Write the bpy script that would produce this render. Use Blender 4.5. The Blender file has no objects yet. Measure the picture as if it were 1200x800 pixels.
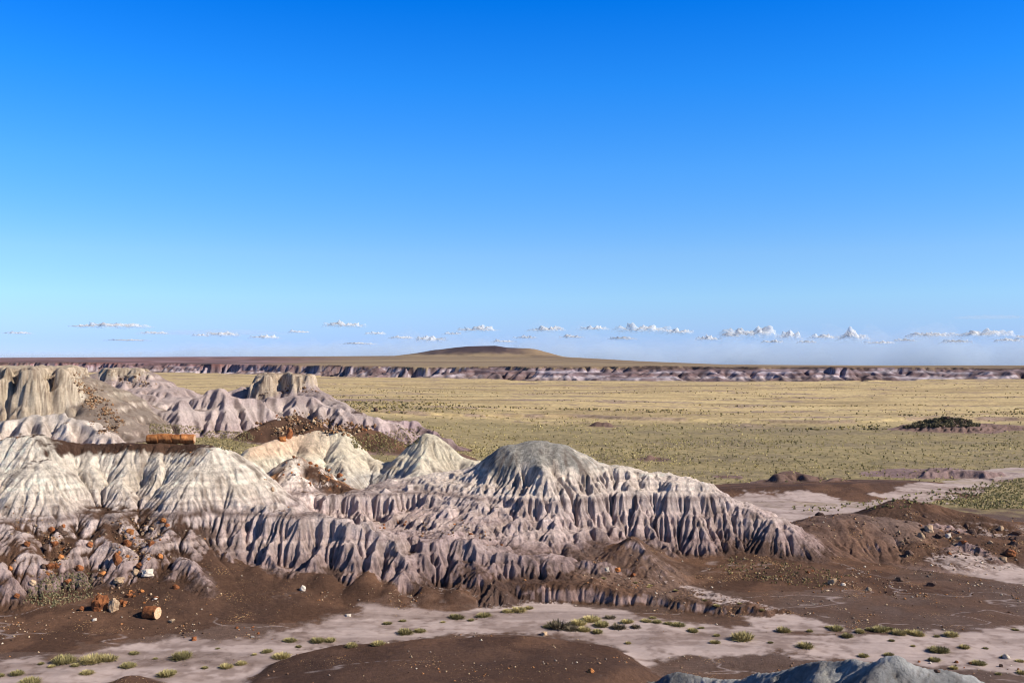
import bpy, math, random, time
import numpy as np
from mathutils import Vector, Matrix, noise as mnoise
T0 = time.time()
rng = np.random.default_rng(7)
random.seed(7)

# ---------------------------------------------------------------- survey: a point given by bearing, dip and distance
F, CZ, HY = 1167.0, 20.0, 424.0
def W(px, py, Y):
    return ((px - 600) / F * Y, Y, CZ - (py - HY) / F * Y)

# ---------------------------------------------------------------- noise
_tab = np.random.default_rng(11).random((256, 256)).astype(np.float32) * 2 - 1
def vn(x, y, seed=0):
    x = np.asarray(x, np.float32) + seed * 17.31; y = np.asarray(y, np.float32) + seed * 9.77
    xi = np.floor(x); yi = np.floor(y); fx = x - xi; fy = y - yi
    xi = xi.astype(np.int32); yi = yi.astype(np.int32)
    fx = fx * fx * (3 - 2 * fx); fy = fy * fy * (3 - 2 * fy)
    x0 = xi & 255; x1 = (xi + 1) & 255; y0 = yi & 255; y1 = (yi + 1) & 255
    a = _tab[x0, y0]; b = _tab[x1, y0]; c = _tab[x0, y1]; d = _tab[x1, y1]
    return (a * (1 - fx) + b * fx) * (1 - fy) + (c * (1 - fx) + d * fx) * fy
def fbm(x, y, o=4, seed=0, gain=.5):
    s = 0; a = 1.; n = 0
    cx, cy = x, y
    for i in range(o):
        s = s + a * vn(cx, cy, seed + i); n += a
        cx, cy = cx * 1.93 + cy * .31, cy * 1.93 - cx * .31; a *= gain
    return s / n * 1.6
def sst(a, b, x):
    t = np.clip((x - a) / (b - a), 0, 1); return t * t * (3 - 2 * t)

# ---------------------------------------------------------------- feature unions on a grid
CH = ('brown', 'cream', 'purple', 'pale', 'tan')           # soil channels
class Grid:
    def __init__(s, x0, x1, y0, y1, res):
        s.x0, s.y0, s.res = x0, y0, res
        s.x = np.arange(x0, x1 + res / 2, res, dtype=np.float32); s.y = np.arange(y0, y1 + res / 2, res, dtype=np.float32)
        s.X, s.Y = np.meshgrid(s.x, s.y)
        s.reg = np.zeros(s.X.shape, np.int8)
        s.K = np.zeros(s.X.shape, np.float32)
        s.soil = {c: np.zeros(s.X.shape, np.float32) for c in CH}
        wx = fbm(s.X * .22, s.Y * .22, 3, 3); wy = fbm(s.X * .22, s.Y * .22, 3, 5)
        s.WX = s.X + wx * .55; s.WY = s.Y + wy * .55
    def union(s, sl, h, k, reg, K, soil):
        H = s.H[sl]
        t = np.clip(.5 + .5 * (h - H) / k, 0, 1)
        s.H[sl] = H * (1 - t) + h * t + k * t * (1 - t)
        if reg is not None: s.reg[sl] = np.where(t > .5, reg, s.reg[sl])
        s.K[sl] = s.K[sl] * (1 - t) + K * t
        for c in CH:
            s.soil[c][sl] = s.soil[c][sl] * (1 - t) + soil.get(c, 0.) * t
    def ridge(s, pts, mf=1., mb=None, r=.8, w=0., reg=3, K=1., soil=None, k=.5, px=True, jit=1.):
        mb = mf if mb is None else mb
        P = np.array([W(*p) for p in pts] if px else pts, np.float64)
        zlo = -1.5; R = (P[:, 2].max() - zlo) / max(.04, min(mf, mb)) + w + 2 * r
        R = min(R, 60 if s.res < 1 else 400)
        i0 = max(0, int((P[:, 0].min() - R - s.x0) / s.res)); i1 = min(len(s.x), int((P[:, 0].max() + R - s.x0) / s.res) + 1)
        j0 = max(0, int((P[:, 1].min() - R - s.y0) / s.res)); j1 = min(len(s.y), int((P[:, 1].max() + R - s.y0) / s.res) + 1)
        if i1 <= i0 or j1 <= j0: return
        sl = (slice(j0, j1), slice(i0, i1))
        X = s.X[sl] * (1 - jit) + s.WX[sl] * jit; Y = s.Y[sl] * (1 - jit) + s.WY[sl] * jit
        best = np.full(X.shape, -1e6, np.float32)
        if len(P) == 1: P = np.vstack([P, P + [[.01, 0, 0]]])
        for a, b in zip(P[:-1], P[1:]):
            ex, ey = b[0] - a[0], b[1] - a[1]; L = ex * ex + ey * ey + 1e-9
            t = np.clip(((X - a[0]) * ex + (Y - a[1]) * ey) / L, 0, 1)
            dx = X - (a[0] + t * ex); dy = Y - (a[1] + t * ey); d = np.sqrt(dx * dx + dy * dy) + 1e-6
            m = mf + (mb - mf) * sst(-.4, .4, dy / d)
            dd = np.maximum(d - w, 0)
            best = np.maximum(best, a[2] + t * (b[2] - a[2]) - m * (np.sqrt(dd * dd + r * r) - r))
        s.union(sl, best, k, reg, K, soil or {})
    def mesa(s, poly, top, m=3., bias=0., seed=21, reg=3, K=1., soil=None, k=.3, wob=.6, ws=.35, px=True):
        """flat-topped block: full height inside the outline, falling at slope m outside it"""
        P = np.array([W(*p)[:2] for p in poly] if px else poly, np.float64)
        X, Y = s.X, s.Y
        R = 25 if s.res < 1 else 60
        i0 = max(0, int((P[:, 0].min() - R - s.x0) / s.res)); i1 = min(len(s.x), int((P[:, 0].max() + R - s.x0) / s.res) + 1)
        j0 = max(0, int((P[:, 1].min() - R - s.y0) / s.res)); j1 = min(len(s.y), int((P[:, 1].max() + R - s.y0) / s.res) + 1)
        if i1 <= i0 or j1 <= j0: return
        sl = (slice(j0, j1), slice(i0, i1)); X = X[sl]; Y = Y[sl]
        sd = polysd(X, Y, P) - bias + wob * fbm(X * ws, Y * ws, 3, seed)
        tz = top(X, Y) if callable(top) else top
        h = tz - m * np.maximum(sd, 0)
        s.union(sl, h, k, reg, K, soil or {})

def polysd(X, Y, P):
    inside = np.zeros(X.shape, bool); best = np.full(X.shape, 1e9, np.float32)
    n = len(P)
    for i in range(n):
        a = P[i]; b = P[(i + 1) % n]
        ex, ey = b - a; L = ex * ex + ey * ey + 1e-9
        t = np.clip(((X - a[0]) * ex + (Y - a[1]) * ey) / L, 0, 1)
        d = (X - a[0] - t * ex) ** 2 + (Y - a[1] - t * ey) ** 2
        best = np.minimum(best, d)
        c = ((a[1] > Y) != (b[1] > Y)) & (X < ex * (Y - a[1]) / (ey if abs(ey) > 1e-9 else 1e-9) + a[0])
        inside ^= c
    return np.sqrt(best) * np.where(inside, -1, 1)

DIRS = [(0, 1, 1.), (1, 0, 1.), (0, -1, 1.), (-1, 0, 1.), (1, 1, 1.4142), (1, -1, 1.4142), (-1, 1, 1.4142), (-1, -1, 1.4142)]
def sl2(dy, dx, shp):
    a = (slice(max(0, -dy), shp[0] - max(0, dy)), slice(max(0, -dx), shp[1] - max(0, dx)))
    b = (slice(max(0, dy), shp[0] - max(0, -dy)), slice(max(0, dx), shp[1] - max(0, -dx)))
    return a, b                                     # a: the cell, b: its neighbour
def erode(H, res, K, n, kf, D, hard=None, A=None, mexp=.5):
    """running water cuts gullies: drainage area is routed downslope while every cell is lowered"""
    H = H.copy(); shp = H.shape
    A = np.ones(shp, np.float32) if A is None else A
    S8 = [np.zeros(shp, np.float32) for _ in DIRS]
    for it in range(n):
        tot = np.full(shp, 1e-12, np.float32); smax = np.zeros(shp, np.float32)
        for q, (dy, dx, L) in enumerate(DIRS):
            a, b = sl2(dy, dx, shp)
            d = np.maximum(H[a] - H[b], 0) * (1 / (L * res))
            smax[a] = np.maximum(smax[a], d)
            d = d * d * d
            S8[q][a] = d; tot[a] += d
        Ao = A / tot; An = np.ones(shp, np.float32)
        for q, (dy, dx, L) in enumerate(DIRS):
            a, b = sl2(dy, dx, shp)
            An[b] += S8[q][a] * Ao[a]
        A = An
        kk = K if hard is None else K * hard(H)
        e = kk * kf * np.power(A * np.float32(res * res), np.float32(mexp)) * smax
        e = np.minimum(e, .35 * smax * res)
        H -= e
        lap = np.zeros(shp, np.float32)
        lap[1:-1, 1:-1] = H[2:, 1:-1] + H[:-2, 1:-1] + H[1:-1, 2:] + H[1:-1, :-2] - 4 * H[1:-1, 1:-1]
        H += D * lap * np.minimum(1, .2 + K)
    return H, A
def up2(a, shp, ra, xa, ya, g):
    return samp(a, (g.X - xa) / ra, (g.Y - ya) / ra)
def samp(a, fx, fy):
    fx = np.clip(fx, 0, a.shape[1] - 1.001); fy = np.clip(fy, 0, a.shape[0] - 1.001)
    ix = fx.astype(np.int32); iy = fy.astype(np.int32); fx = (fx - ix).astype(np.float32); fy = (fy - iy).astype(np.float32)
    return (a[iy, ix] * (1 - fx) + a[iy, ix + 1] * fx) * (1 - fy) + (a[iy + 1, ix] * (1 - fx) + a[iy + 1, ix + 1] * fx) * fy
def lic(H, res, steps=12, seed=1, h=1.0, cell=1., pre=3):
    """streaks that run down the slope"""
    H = H.copy()
    for _ in range(pre): H[1:-1, 1:-1] = .5 * H[1:-1, 1:-1] + .125 * (H[2:, 1:-1] + H[:-2, 1:-1] + H[1:-1, 2:] + H[1:-1, :-2])
    gy, gx = np.gradient(H, res); g = np.sqrt(gx * gx + gy * gy) + 1e-5
    vx = -gx / g; vy = -gy / g
    N = np.random.default_rng(seed).random(H.shape).astype(np.float32) * 2 - 1
    jj, ii = np.meshgrid(np.arange(H.shape[0], dtype=np.float32), np.arange(H.shape[1], dtype=np.float32), indexing='ij')
    if cell > 1:
        N = samp(N, ii / cell, jj / cell); N = N / N.std() * .57
    acc = N.copy()
    for sgn in (1, -1):
        px, py = ii.copy(), jj.copy()
        for _ in range(steps):
            ix = np.clip(px.astype(np.int32), 0, H.shape[1] - 1); iy = np.clip(py.astype(np.int32), 0, H.shape[0] - 1)
            px += sgn * vx[iy, ix] * h; py += sgn * vy[iy, ix] * h
            acc += samp(N, px, py)
    return acc / acc.std(), g

# ================================================================ base ground
def horizon_z(px):
    yh = np.interp(px, [-600, 0, 200, 350, 430, 480, 560, 640, 680, 750, 850, 1000, 1200, 1800],
                   [419.5, 419, 418, 417.5, 417.0, 416.6, 416.8, 417.8, 419, 423, 427, 428, 429, 430])
    return CZ + (HY - yh) * 5000 / F
def hill_z(px, Y):     # the broad dark hill on the skyline, 5 km off
    b = np.interp(px + 5 * vn(Y * .004, px * .01, 57), [462, 484, 505, 533, 547, 578, 592, 624, 645, 660, 672], [0, 11, 25, 41, 47, 52, 43, 40, 21, 4, 0])
    x = (px - 560) / F * Y
    g_ = np.clip((Y - 4350 + 160 * vn(x * .004, Y * .002, 56)) / 620, 0, 1)
    return b * (g_ * (1.25 - .25 * g_)) * (1 - sst(5150, 5900, Y)) * (1 + .10 * fbm(x * .008, Y * .008, 3, 58) * (g_ < 1))
def scarp_y(px):      # distance at which the far scarp stands, by bearing
    return np.interp(px, [-600, 0, 180, 300, 400, 500, 620, 1200, 1800], [2300, 2150, 1900, 1650, 1420, 1260, 1140, 1090, 1090])
def ground(X, Y):
    px = X / np.maximum(Y, 1) * F + 600
    z = np.zeros(np.shape(X), np.float32)
    # rear basin on the left stands higher
    b = np.interp(px, [-300, 200, 620, 900], [7.5, 7.2, .3, 0]) * sst(112, 150, Y) * (1 - sst(260, 520, Y))
    z = z + b
    # the plain undulates, and climbs a little on the far right
    z = z + .35 * fbm(X * .02, Y * .02, 4, 31) * sst(120, 200, Y)
    z = z + 1.6 * fbm(X * .006, Y * .006, 3, 36) * sst(250, 500, Y)
    z = z + 4.5 * sst(1000, 1500, px) * sst(500, 1000, Y)
    z = z + .10 * fbm(X * .25, Y * .25, 4, 33)
    # low step in the plain with an eroded brow
    st = 330 + 22 * fbm(X * .02, X * 0, 3, 41) + .06 * X
    z = z + .9 * sst(0, 3, Y - st) * (1 - sst(60, 200, Y - st))
    # far upland
    ys = scarp_y(px)
    zt = 13.6 + 2.2 * sst(500, 0, px) * 3.0
    zh = horizon_z(px) * np.ones_like(z)
    far = sst(0, 1, (Y - ys - 120) / 30)
    t = np.clip((Y - ys - 120) / (5000 - ys - 120), 0, 1)
    up = zt + (np.maximum(zh, 2) - zt) * (t ** 1.25) * (.995 + .0)
    up = np.where(Y > 5000, zh - (Y - 5000) * .010, up)
    prox = .8 * fbm(X * .004, Y * .004, 4, 51) * (1 - sst(3000, 4500, Y))
    up = up + hill_z(px, Y)
    z = np.where(Y > ys + 60, np.maximum(z, 0) * (1 - far) + (up + prox) * far, z)
    return z.astype(np.float32)
# region numbers
R_PLAIN, R_WASH, R_SLOPE, R_LEFT, R_CENTRE, R_CREAM, R_MESA, R_BUTTE, R_PURPLE, R_DEBRIS, R_CLIFF, R_UPLAND, R_PALE, R_RIGHT, R_DARK, R_LOW = range(16)
WH = dict(); CR = dict(cream=1.); BR = dict(brown=1.); PU = dict(purple=1.); PB = dict(brown=.55, purple=.6)

# ================================================================ near grid: the banded hills beyond the wash
g = Grid(-84, 84, 38, 142, .32)
def build_near(g):
    g.H = ground(g.X, g.Y)
    px = g.X / g.Y * F + 600
    S = g.ridge
    # long brown aprons under the left ridge
    S([(-300, 600, 93), (-60, 604, 93), (-20, 590, 93), (20, 606, 92.4), (50, 594, 93), (85, 612, 91.6), (110, 592, 93), (150, 610, 91.8), (178, 594, 92.6), (205, 608, 91.6), (230, 600, 92)], .47, .3, r=2, reg=R_SLOPE, K=.12, soil=BR, k=1.)
    S([(230, 652, 86), (330, 668, 85.5), (420, 684, 84)], .22, .5, r=1, reg=R_SLOPE, K=.08, soil=BR, k=.6)
    S([(-80, 694, 80), (30, 696, 80), (120, 700, 79.5), (200, 702, 79.5), (290, 702, 80)], .20, .3, r=1, reg=R_SLOPE, K=.06, soil=BR, k=.8)
    # floor between the ridges
    S([(-200, 560, 112), (200, 572, 108), (300, 583, 105), (345, 602, 103), (420, 632, 101), (480, 645, 100), (560, 640, 104)], .3, .3, r=2, w=1.5, reg=R_LEFT, K=.6, soil=WH, k=1.)
    # left ridge, its brown flat crest and the spurs that come down from it
    S([(-200, 535, 100), (-120, 528, 99), (-60, 522, 98), (0, 518, 97), (20, 513, 96.5), (38, 511.5, 96.5), (60, 517, 97.5), (85, 519.5, 98.5), (120, 520, 99.5), (160, 520, 99.5), (205, 520.5, 99.5), (232, 522, 98.5), (247, 525, 97), (268, 541, 96.5), (300, 567, 95.3), (326, 592, 93.5)], 1.08, .8, r=1.2, w=.45, reg=R_LEFT, K=.36, k=.5)
    S([(38, 514, 96), (44, 540, 93.5), (52, 572, 91), (60, 598, 89.2)], .98, r=2.6, w=.6, reg=R_LEFT, K=.36, k=.6)
    S([(0, 520, 96), (-10, 555, 92.5), (-20, 590, 89.6)], .98, r=2.2, reg=R_LEFT, K=.36, k=.6)
    S([(-90, 530, 97), (-110, 565, 92.5), (-120, 600, 89.6)], .98, r=2.2, reg=R_LEFT, K=.36, k=.6)
    S([(238, 524, 98), (232, 548, 95), (222, 575, 92.3), (212, 600, 90.2)], 1.0, r=2.4, w=.5, reg=R_LEFT, K=.36, k=.5)
    S([(250, 528, 97), (262, 556, 94.6), (276, 585, 92)], .95, r=2.0, w=.3, reg=R_LEFT, K=.36, k=.6)
    S([(110, 522, 98.5), (104, 548, 95), (100, 572, 92.5), (112, 596, 90.3)], 1.1, r=1., reg=R_LEFT, K=.5, k=.4)
    S([(138, 560, 93.6), (150, 585, 91.3), (165, 606, 89.4)], .9, r=1., reg=R_LEFT, K=.5, k=.4)
    S([(150, 522, 98.6), (148, 545, 95.8)], 1.2, r=.9, reg=R_LEFT, K=.5, k=.4)
    S([(185, 522, 98.6), (186, 546, 95.6), (170, 580, 92.3)], 1.2, r=.9, reg=R_LEFT, K=.5, k=.4)
    # low pale mounds at its foot
    S([(98, 598, 89.8), (112, 606, 88.7), (126, 622, 86.8)], .8, r=.9, reg=R_LOW, K=.5, k=.3)
    S([(135, 600, 89.2), (150, 612, 87.8), (158, 628, 86.2)], .9, r=.7, reg=R_LOW, K=.5, k=.3)
    S([(-60, 600, 88), (0, 606, 86.6), (20, 622, 84.8), (38, 645, 82.6)], .75, r=1.2, reg=R_LOW, K=.5, k=.3)
    S([(-40, 640, 82), (0, 655, 80.9), (12, 676, 79)], .8, r=.6, reg=R_LOW, K=.5, k=.3)
    S([(58, 613, 86.6), (64, 628, 85.3)], .9, r=.6, reg=R_LOW, K=.5, k=.3)
    S([(92, 632, 84.8), (86, 648, 83.2)], .8, r=.7, reg=R_LOW, K=.5, k=.3)
    S([(120, 628, 85.4), (130, 634, 84.7), (146, 640, 84)], .85, r=.6, reg=R_LOW, K=.5, k=.3)
    S([(225, 622, 87.3), (205, 623, 86.9), (186, 632, 85.6), (172, 650, 83.8)], .9, r=.8, w=.3, reg=R_LOW, K=.5, k=.3)
    S([(225, 622, 87.3), (232, 645, 85.4), (250, 662, 84.2)], .85, r=.7, reg=R_LOW, K=.5, k=.3)
    S([(212, 652, 83), (222, 655, 82.4), (232, 672, 80.9), (243, 688, 79.6)], .95, r=.4, reg=R_LOW, K=.5, k=.25)
    S([(212, 652, 83), (200, 668, 81.6), (192, 684, 80.4)], .9, r=.4, reg=R_LOW, K=.5, k=.25)
    # fluted lower ridge in front
    S([(222, 598, 91), (245, 592, 91.2), (262, 589, 91.5), (300, 592, 91), (350, 598, 89.6), (392, 607, 88.8), (420, 613, 88.4), (444, 622, 87.6), (462, 645, 85.6), (478, 668, 83.6)], 1.15, .5, r=.6, w=.35, reg=R_LOW, K=1.2, k=.35)
    for a in ([(262, 594, 90.6), (268, 622, 88), (276, 655, 85.4)], [(300, 597, 90.2), (306, 628, 87.6), (316, 660, 85)], [(240, 598, 90.6), (242, 625, 88.2), (246, 645, 86.4)], [(335, 602, 89.2), (322, 640, 86.4), (332, 668, 84.4)],
              [(385, 612, 88.2), (365, 640, 85.8), (345, 672, 83.7)], [(415, 620, 87.6), (408, 645, 85.4), (405, 680, 83.3)], [(440, 626, 87), (436, 650, 85), (440, 682, 83)], [(462, 630, 86.6), (480, 655, 84.4), (488, 676, 83)]):
        S(a, 1.4, r=.5, reg=R_LOW, K=1.2, k=.3)
    S([(446, 627, 89.5), (470, 624, 89.8), (500, 624, 89.8), (530, 625, 89.4), (560, 636, 88.3), (590, 648, 87.6), (640, 652, 87.5), (690, 660, 87.5)], .8, .35, r=.6, w=.3, reg=R_LOW, K=1.2, soil=dict(purple=.35), k=.35)
    for a in ([(500, 627, 88.8), (497, 650, 86.4), (495, 678, 84)], [(530, 629, 88.4), (536, 655, 86), (545, 684, 83.7)], [(515, 628, 88.8), (512, 655, 86), (515, 688, 83.4)], [(468, 627, 89), (465, 645, 87)],
              [(560, 640, 87.6), (553, 668, 85), (548, 695, 83)], [(578, 652, 86.6), (580, 672, 85), (572, 698, 83)], [(604, 655, 86.6), (600, 680, 84.6), (592, 700, 83.2)], [(628, 658, 86.4), (632, 682, 84.4), (640, 700, 83.2)], [(655, 664, 86), (668, 688, 84.2)]):
        S(a, 1.15, r=.55, reg=R_LOW, K=1.2, soil=dict(purple=.6), k=.3)
    S([(568, 668, 84.8), (575, 680, 84)], .9, r=1.3, w=.4, reg=R_LOW, K=.7, soil=dict(purple=.9), k=.3)
    # brown cones of debris at the foot
    for x, y, d, m in ((428, 671, 83.6, .62), (300, 664, 84.6, .6), (372, 672, 83.6, .6), (495, 686, 82.6, .55), (530, 690, 82.6, .5), (352, 668, 84.2, .6), (460, 682, 82.8, .5), (742, 628, 93.6, .62), (252, 655, 85.2, .5)):
        S([(x, y, d)], m, r=.5, reg=R_SLOPE, K=.05, soil=dict(brown=1.15), k=.2)
    # brown debris hill with a white flank
    S([(296, 590, 102), (318, 566, 105.5), (345, 535.5, 109.5), (378, 555, 108), (425, 578, 106)], .62, .6, r=.5, reg=R_DEBRIS, K=.5, soil=BR, k=.4)
    S([(345, 537, 109), (350, 556, 106.6), (356, 578, 103.6)], .6, r=.6, reg=R_DEBRIS, K=.5, soil=dict(brown=.0), k=.3)
    # bench with the dark gullied face
    S([(380, 583, 103), (440, 577, 104), (500, 574, 105), (560, 569, 106), (600, 572, 105)], 1.6, .25, r=.4, w=1., reg=R_CENTRE, K=1.5, k=.3)
    S([(470, 563, 111), (520, 555, 110), (565, 549, 109), (585, 548, 108)], .42, .5, r=1, w=1, reg=R_CENTRE, K=.8, k=.5)
    for a in ([(420, 582, 102.6), (430, 600, 99.4), (440, 618, 97)], [(462, 580, 102.8), (458, 600, 99.5)], [(500, 577, 103.6), (505, 598, 100), (500, 612, 98)], [(530, 575, 104), (535, 598, 100.4)], [(585, 576, 104), (560, 592, 100.8), (515, 612, 97), (484, 622, 94.8)],
              [(600, 580, 103), (580, 600, 99.4), (545, 606, 96), (505, 622, 93)], [(610, 580, 103), (612, 605, 98.6), (598, 628, 95), (590, 642, 92.8)], [(560, 600, 97.5), (570, 618, 95.4), (575, 632, 93.6)]):
        S([(x_, y_, d_ if d_ > 104 else 104 - (104 - d_) * .75) for x_, y_, d_ in a], 1.3, r=.45, reg=R_CENTRE, K=1.2, k=.25)
    # cream ridge with two peaks
    S([(262, 566, 110), (285, 549, 114), (300, 526, 119), (325, 516, 123), (346, 511, 125), (370, 504.5, 126), (394, 504.5, 126), (405, 517, 125), (420, 530, 124), (446, 541, 123), (462, 541, 122), (480, 528, 121.4), (494, 517, 121), (504, 508, 121), (514, 515, 121), (528, 527, 120), (548, 538, 119), (572, 541, 118)], .95, .9, r=.9, w=.2, reg=R_CREAM, K=.35, soil=CR, k=.5)
    for a in ([(370, 508, 125), (362, 530, 121), (368, 556, 116.5)], [(395, 507, 125), (400, 532, 120.5), (408, 560, 115.5)], [(325, 519, 122), (315, 545, 117)], [(504, 511, 120), (500, 532, 117), (492, 552, 113.6)], [(440, 543, 122), (445, 560, 118)]):
        S(a, .95, r=1.2, reg=R_CREAM, K=.35, soil=CR, k=.5)
    # the great banded dome
    S([(572, 547, 108.5), (590, 530, 107.5), (606, 521, 107), (628, 516.5, 107), (650, 520, 107), (672, 530, 106.8), (700, 542, 106.5), (730, 547.5, 106), (765, 553.5, 106), (795, 558.5, 105), (818, 566, 104), (842, 580, 103), (872, 592, 102), (900, 605, 100), (918, 621, 98.4), (934, 638, 97)], 1.05, .8, r=2.2, w=.4, reg=R_CENTRE, K=.7, k=.5)
    for a, r in (([(628, 520, 105.5), (636, 545, 101.6), (645, 585, 97), (655, 625, 93), (660, 650, 90.6)], 2.4), ([(600, 528, 105), (606, 560, 101), (612, 590, 97), (622, 625, 93.4), (630, 645, 91.6)], 1.6),
                 ([(690, 543, 105), (694, 575, 100), (698, 612, 95.6), (706, 648, 92)], 1.2), ([(668, 534, 105), (674, 575, 99.4), (680, 615, 94.6), (686, 652, 91)], 1.0), ([(735, 550, 105), (745, 585, 100), (765, 622, 95.6), (790, 645, 92.6)], 1.2),
                 ([(722, 549, 105), (726, 580, 100.4), (722, 615, 96.4)], .9), ([(768, 556, 104.8), (780, 590, 99.8), (790, 612, 97.4)], 1.), ([(795, 562, 104), (812, 592, 99.6), (826, 620, 96.2)], 1.), ([(818, 570, 103), (840, 600, 99), (850, 622, 96.6)], .8),
                 ([(868, 592, 101.6), (862, 606, 99.4), (866, 628, 96.8)], .7), ([(885, 600, 100.4), (890, 618, 98), (896, 636, 96)], .8), ([(904, 608, 99.4), (918, 628, 97), (926, 642, 95.6)], .7)):
        S([(x_, y_, d_ if d_ > 103.5 else 103.5 - (103.5 - d_) * .68) for x_, y_, d_ in a], 1.4, r=r * .7, reg=R_CENTRE, K=1.1, k=.3)
    S([(742, 629, 93), (752, 642, 91.6), (762, 656, 90)], .6, r=.3, reg=R_SLOPE, K=.5, soil=PB, k=.3)
    # brown aprons below the dome
    S([(660, 668, 93), (720, 665, 94), (800, 657, 95), (880, 650, 96), (950, 650, 98)], .16, .3, r=2, reg=R_SLOPE, K=.05, soil=BR, k=.6)
    # low terrace with a cut bank above the wash
    g.mesa([(590, 658, 87), (640, 655, 88), (700, 664, 88), (760, 684, 86.5), (820, 701, 84.6), (900, 726, 80.2), (930, 735, 78.6), (900, 736, 78), (820, 721, 79.8), (740, 706, 81.8), (690, 698, 82.8), (640, 696, 83), (605, 690, 83.6)],
           lambda X, Y: .35 + .9 * sst(26, 3, X) + .25 * (Y - 82) * sst(20, 2, X) * .35, m=1.9, reg=R_SLOPE, K=.5, soil=dict(brown=1.), k=.15, wob=.5, ws=.5)
    # brown hills on the right
    S([(940, 622, 103), (955, 612, 105), (975, 606, 106), (1000, 604, 106.5), (1030, 607, 106.5), (1052, 611, 106)], .5, .4, r=1.8, w=.8, reg=R_RIGHT, K=.3, soil=dict(brown=.88, purple=.4), k=.4)
    S([(1000, 606, 105.8), (990, 625, 102.5), (985, 640, 100)], .55, r=1.2, reg=R_RIGHT, K=.3, soil=dict(brown=.88, purple=.4), k=.3)
    S([(1045, 612, 105), (1060, 630, 102), (1070, 650, 99)], .4, r=1.5, reg=R_RIGHT, K=.3, soil=BR, k=.4)
    S([(1030, 597, 118), (1045, 589, 119), (1060, 586, 120), (1090, 591, 120), (1130, 600, 118), (1180, 611, 115), (1260, 620, 112), (1400, 630, 108)], .36, .4, r=1.2, reg=R_RIGHT, K=.25, soil=BR, k=.5)
    S([(1105, 642, 99.5), (1122, 637, 100), (1140, 641, 99.5), (1166, 655, 97.4)], .75, r=.5, reg=R_RIGHT, K=1.3, soil=dict(purple=.5), k=.2)
    S([(1066, 613, 110), (1100, 615, 109), (1125, 622, 107)], .6, r=.6, reg=R_RIGHT, K=1.2, soil=dict(purple=.5), k=.2)
    S([(1090, 625, 104), (1150, 630, 104), (1230, 630, 106)], .22, r=1.5, reg=R_RIGHT, K=.2, soil=BR, k=.4)
    S([(862, 654, 97), (900, 656, 96), (940, 664, 93.5), (1010, 678, 90), (1090, 688, 88)], .10, .14, r=1, reg=R_SLOPE, K=.05, soil=BR, k=.5)
    S([(880, 690, 88.4), (960, 705, 85), (1060, 716, 82.5), (1150, 714, 83)], .07, .07, r=2, reg=R_SLOPE, K=.03, soil=BR, k=.4)
    # flat brown ground near the camera and the pale hill
    g.mesa([(322, 776, 65.5), (345, 765, 66.5), (400, 757, 67), (480, 750, 67.3), (560, 745, 67.5), (640, 748, 67), (720, 756, 66), (748, 775, 63), (705, 800, 58), (650, 840, 52), (450, 880, 48), (300, 860, 50), (285, 800, 58)],
           lambda X, Y: np.interp(X, [-16, -14.8, -11.4, -6.8, -2.3, 2.3, 6.8, 9.1, 12], [.25, .45, .9, 1.22, 1.45, 1.42, 1.15, .6, .1]) + .10 * fbm(X * .3, Y * .3, 3, 19), m=.42, reg=R_SLOPE, K=.04, soil=BR, k=.35, wob=.5, ws=.3)
    S([(-60, 740, 73), (0, 738, 73), (60, 743, 72), (108, 756, 70.5)], .1, .14, r=1.2, reg=R_SLOPE, K=.03, soil=BR, k=.3)
    S([(130, 799, 60.5), (155, 792.5, 60.5), (185, 798, 60)], .3, .5, r=.6, reg=R_SLOPE, K=.3, soil=dict(purple=.8, brown=.3), k=.2)
    PL = dict(reg=R_PALE, K=.3, soil=dict(pale=1.), jit=.25)
    S([(755, 812, 61), (770, 799, 60.5), (789, 786.5, 60), (826, 792.5, 59), (862, 795.5, 57.6), (890, 787, 56), (905, 786, 55), (936, 777.5, 53.4), (964, 771.5, 52), (980, 772, 51.3), (1000, 770, 50.4), (1018, 773, 49.4), (1036, 769, 48.6), (1053, 769.5, 48)], 1.25, .8, r=.45, k=.2, **PL)
    S([(1053, 769.5, 48), (1076, 780, 48), (1092, 786.5, 48.2), (1116, 787, 48.4), (1140, 793, 48.6), (1166, 806, 48.6), (1220, 850, 48)], .8, .7, r=.7, k=.3, **PL)
    S([(1040, 770, 48.4), (1024, 790, 46.4), (1010, 830, 44)], 1.1, r=.7, k=.3, **PL)
    S([(964, 773, 51.8), (960, 795, 49.4), (962, 830, 46.8)], 1.2, r=.5, k=.25, **PL)
    S([(905, 788, 54.8), (912, 808, 52.6)], 1.2, r=.4, k=.25, **PL)
build_near(g)
def hard_near(H):      # harder and softer beds, as found in the hills
    b = .85 + .3 * np.sin(H * 5.1 + 1.1 * np.sin(H * 1.7)) 
    b = np.where((H > 5.9) & (H < 6.5), .3, b)
    b = b * 1.
    return np.maximum(b, .1).astype(np.float32)
g.K = g.K * (1 - .96 * sst(8.3, 9.3, g.H) * (g.reg == R_CENTRE)).astype(np.float32)
bt = .5 * fbm(g.X * .05, g.Y * .05, 2, 77)
def pre(g, amp):
    m = np.clip(g.K, 0, 1.5)
    return g.H + amp * m * (fbm(g.X * .9, g.Y * .9, 3, 61) + .6 * np.abs(fbm(g.X * .45, g.Y * .45, 2, 66)))
g.H = pre(g, .30) + .28 * np.clip(g.K, 0, 1.3) * np.abs(fbm(g.X * .28, g.Y * .28, 2, 64))
Hc, Ac = erode(g.H, g.res, g.K, 26, .014, .006, mexp=.4, hard=lambda H: hard_near(H + bt))
g2 = Grid(-74, 72, 61, 141, .12)
fx = (g2.X - g.x0) / g.res; fy = (g2.Y - g.y0) / g.res
def bring(a): return samp(a, fx, fy).astype(np.float32)
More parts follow.
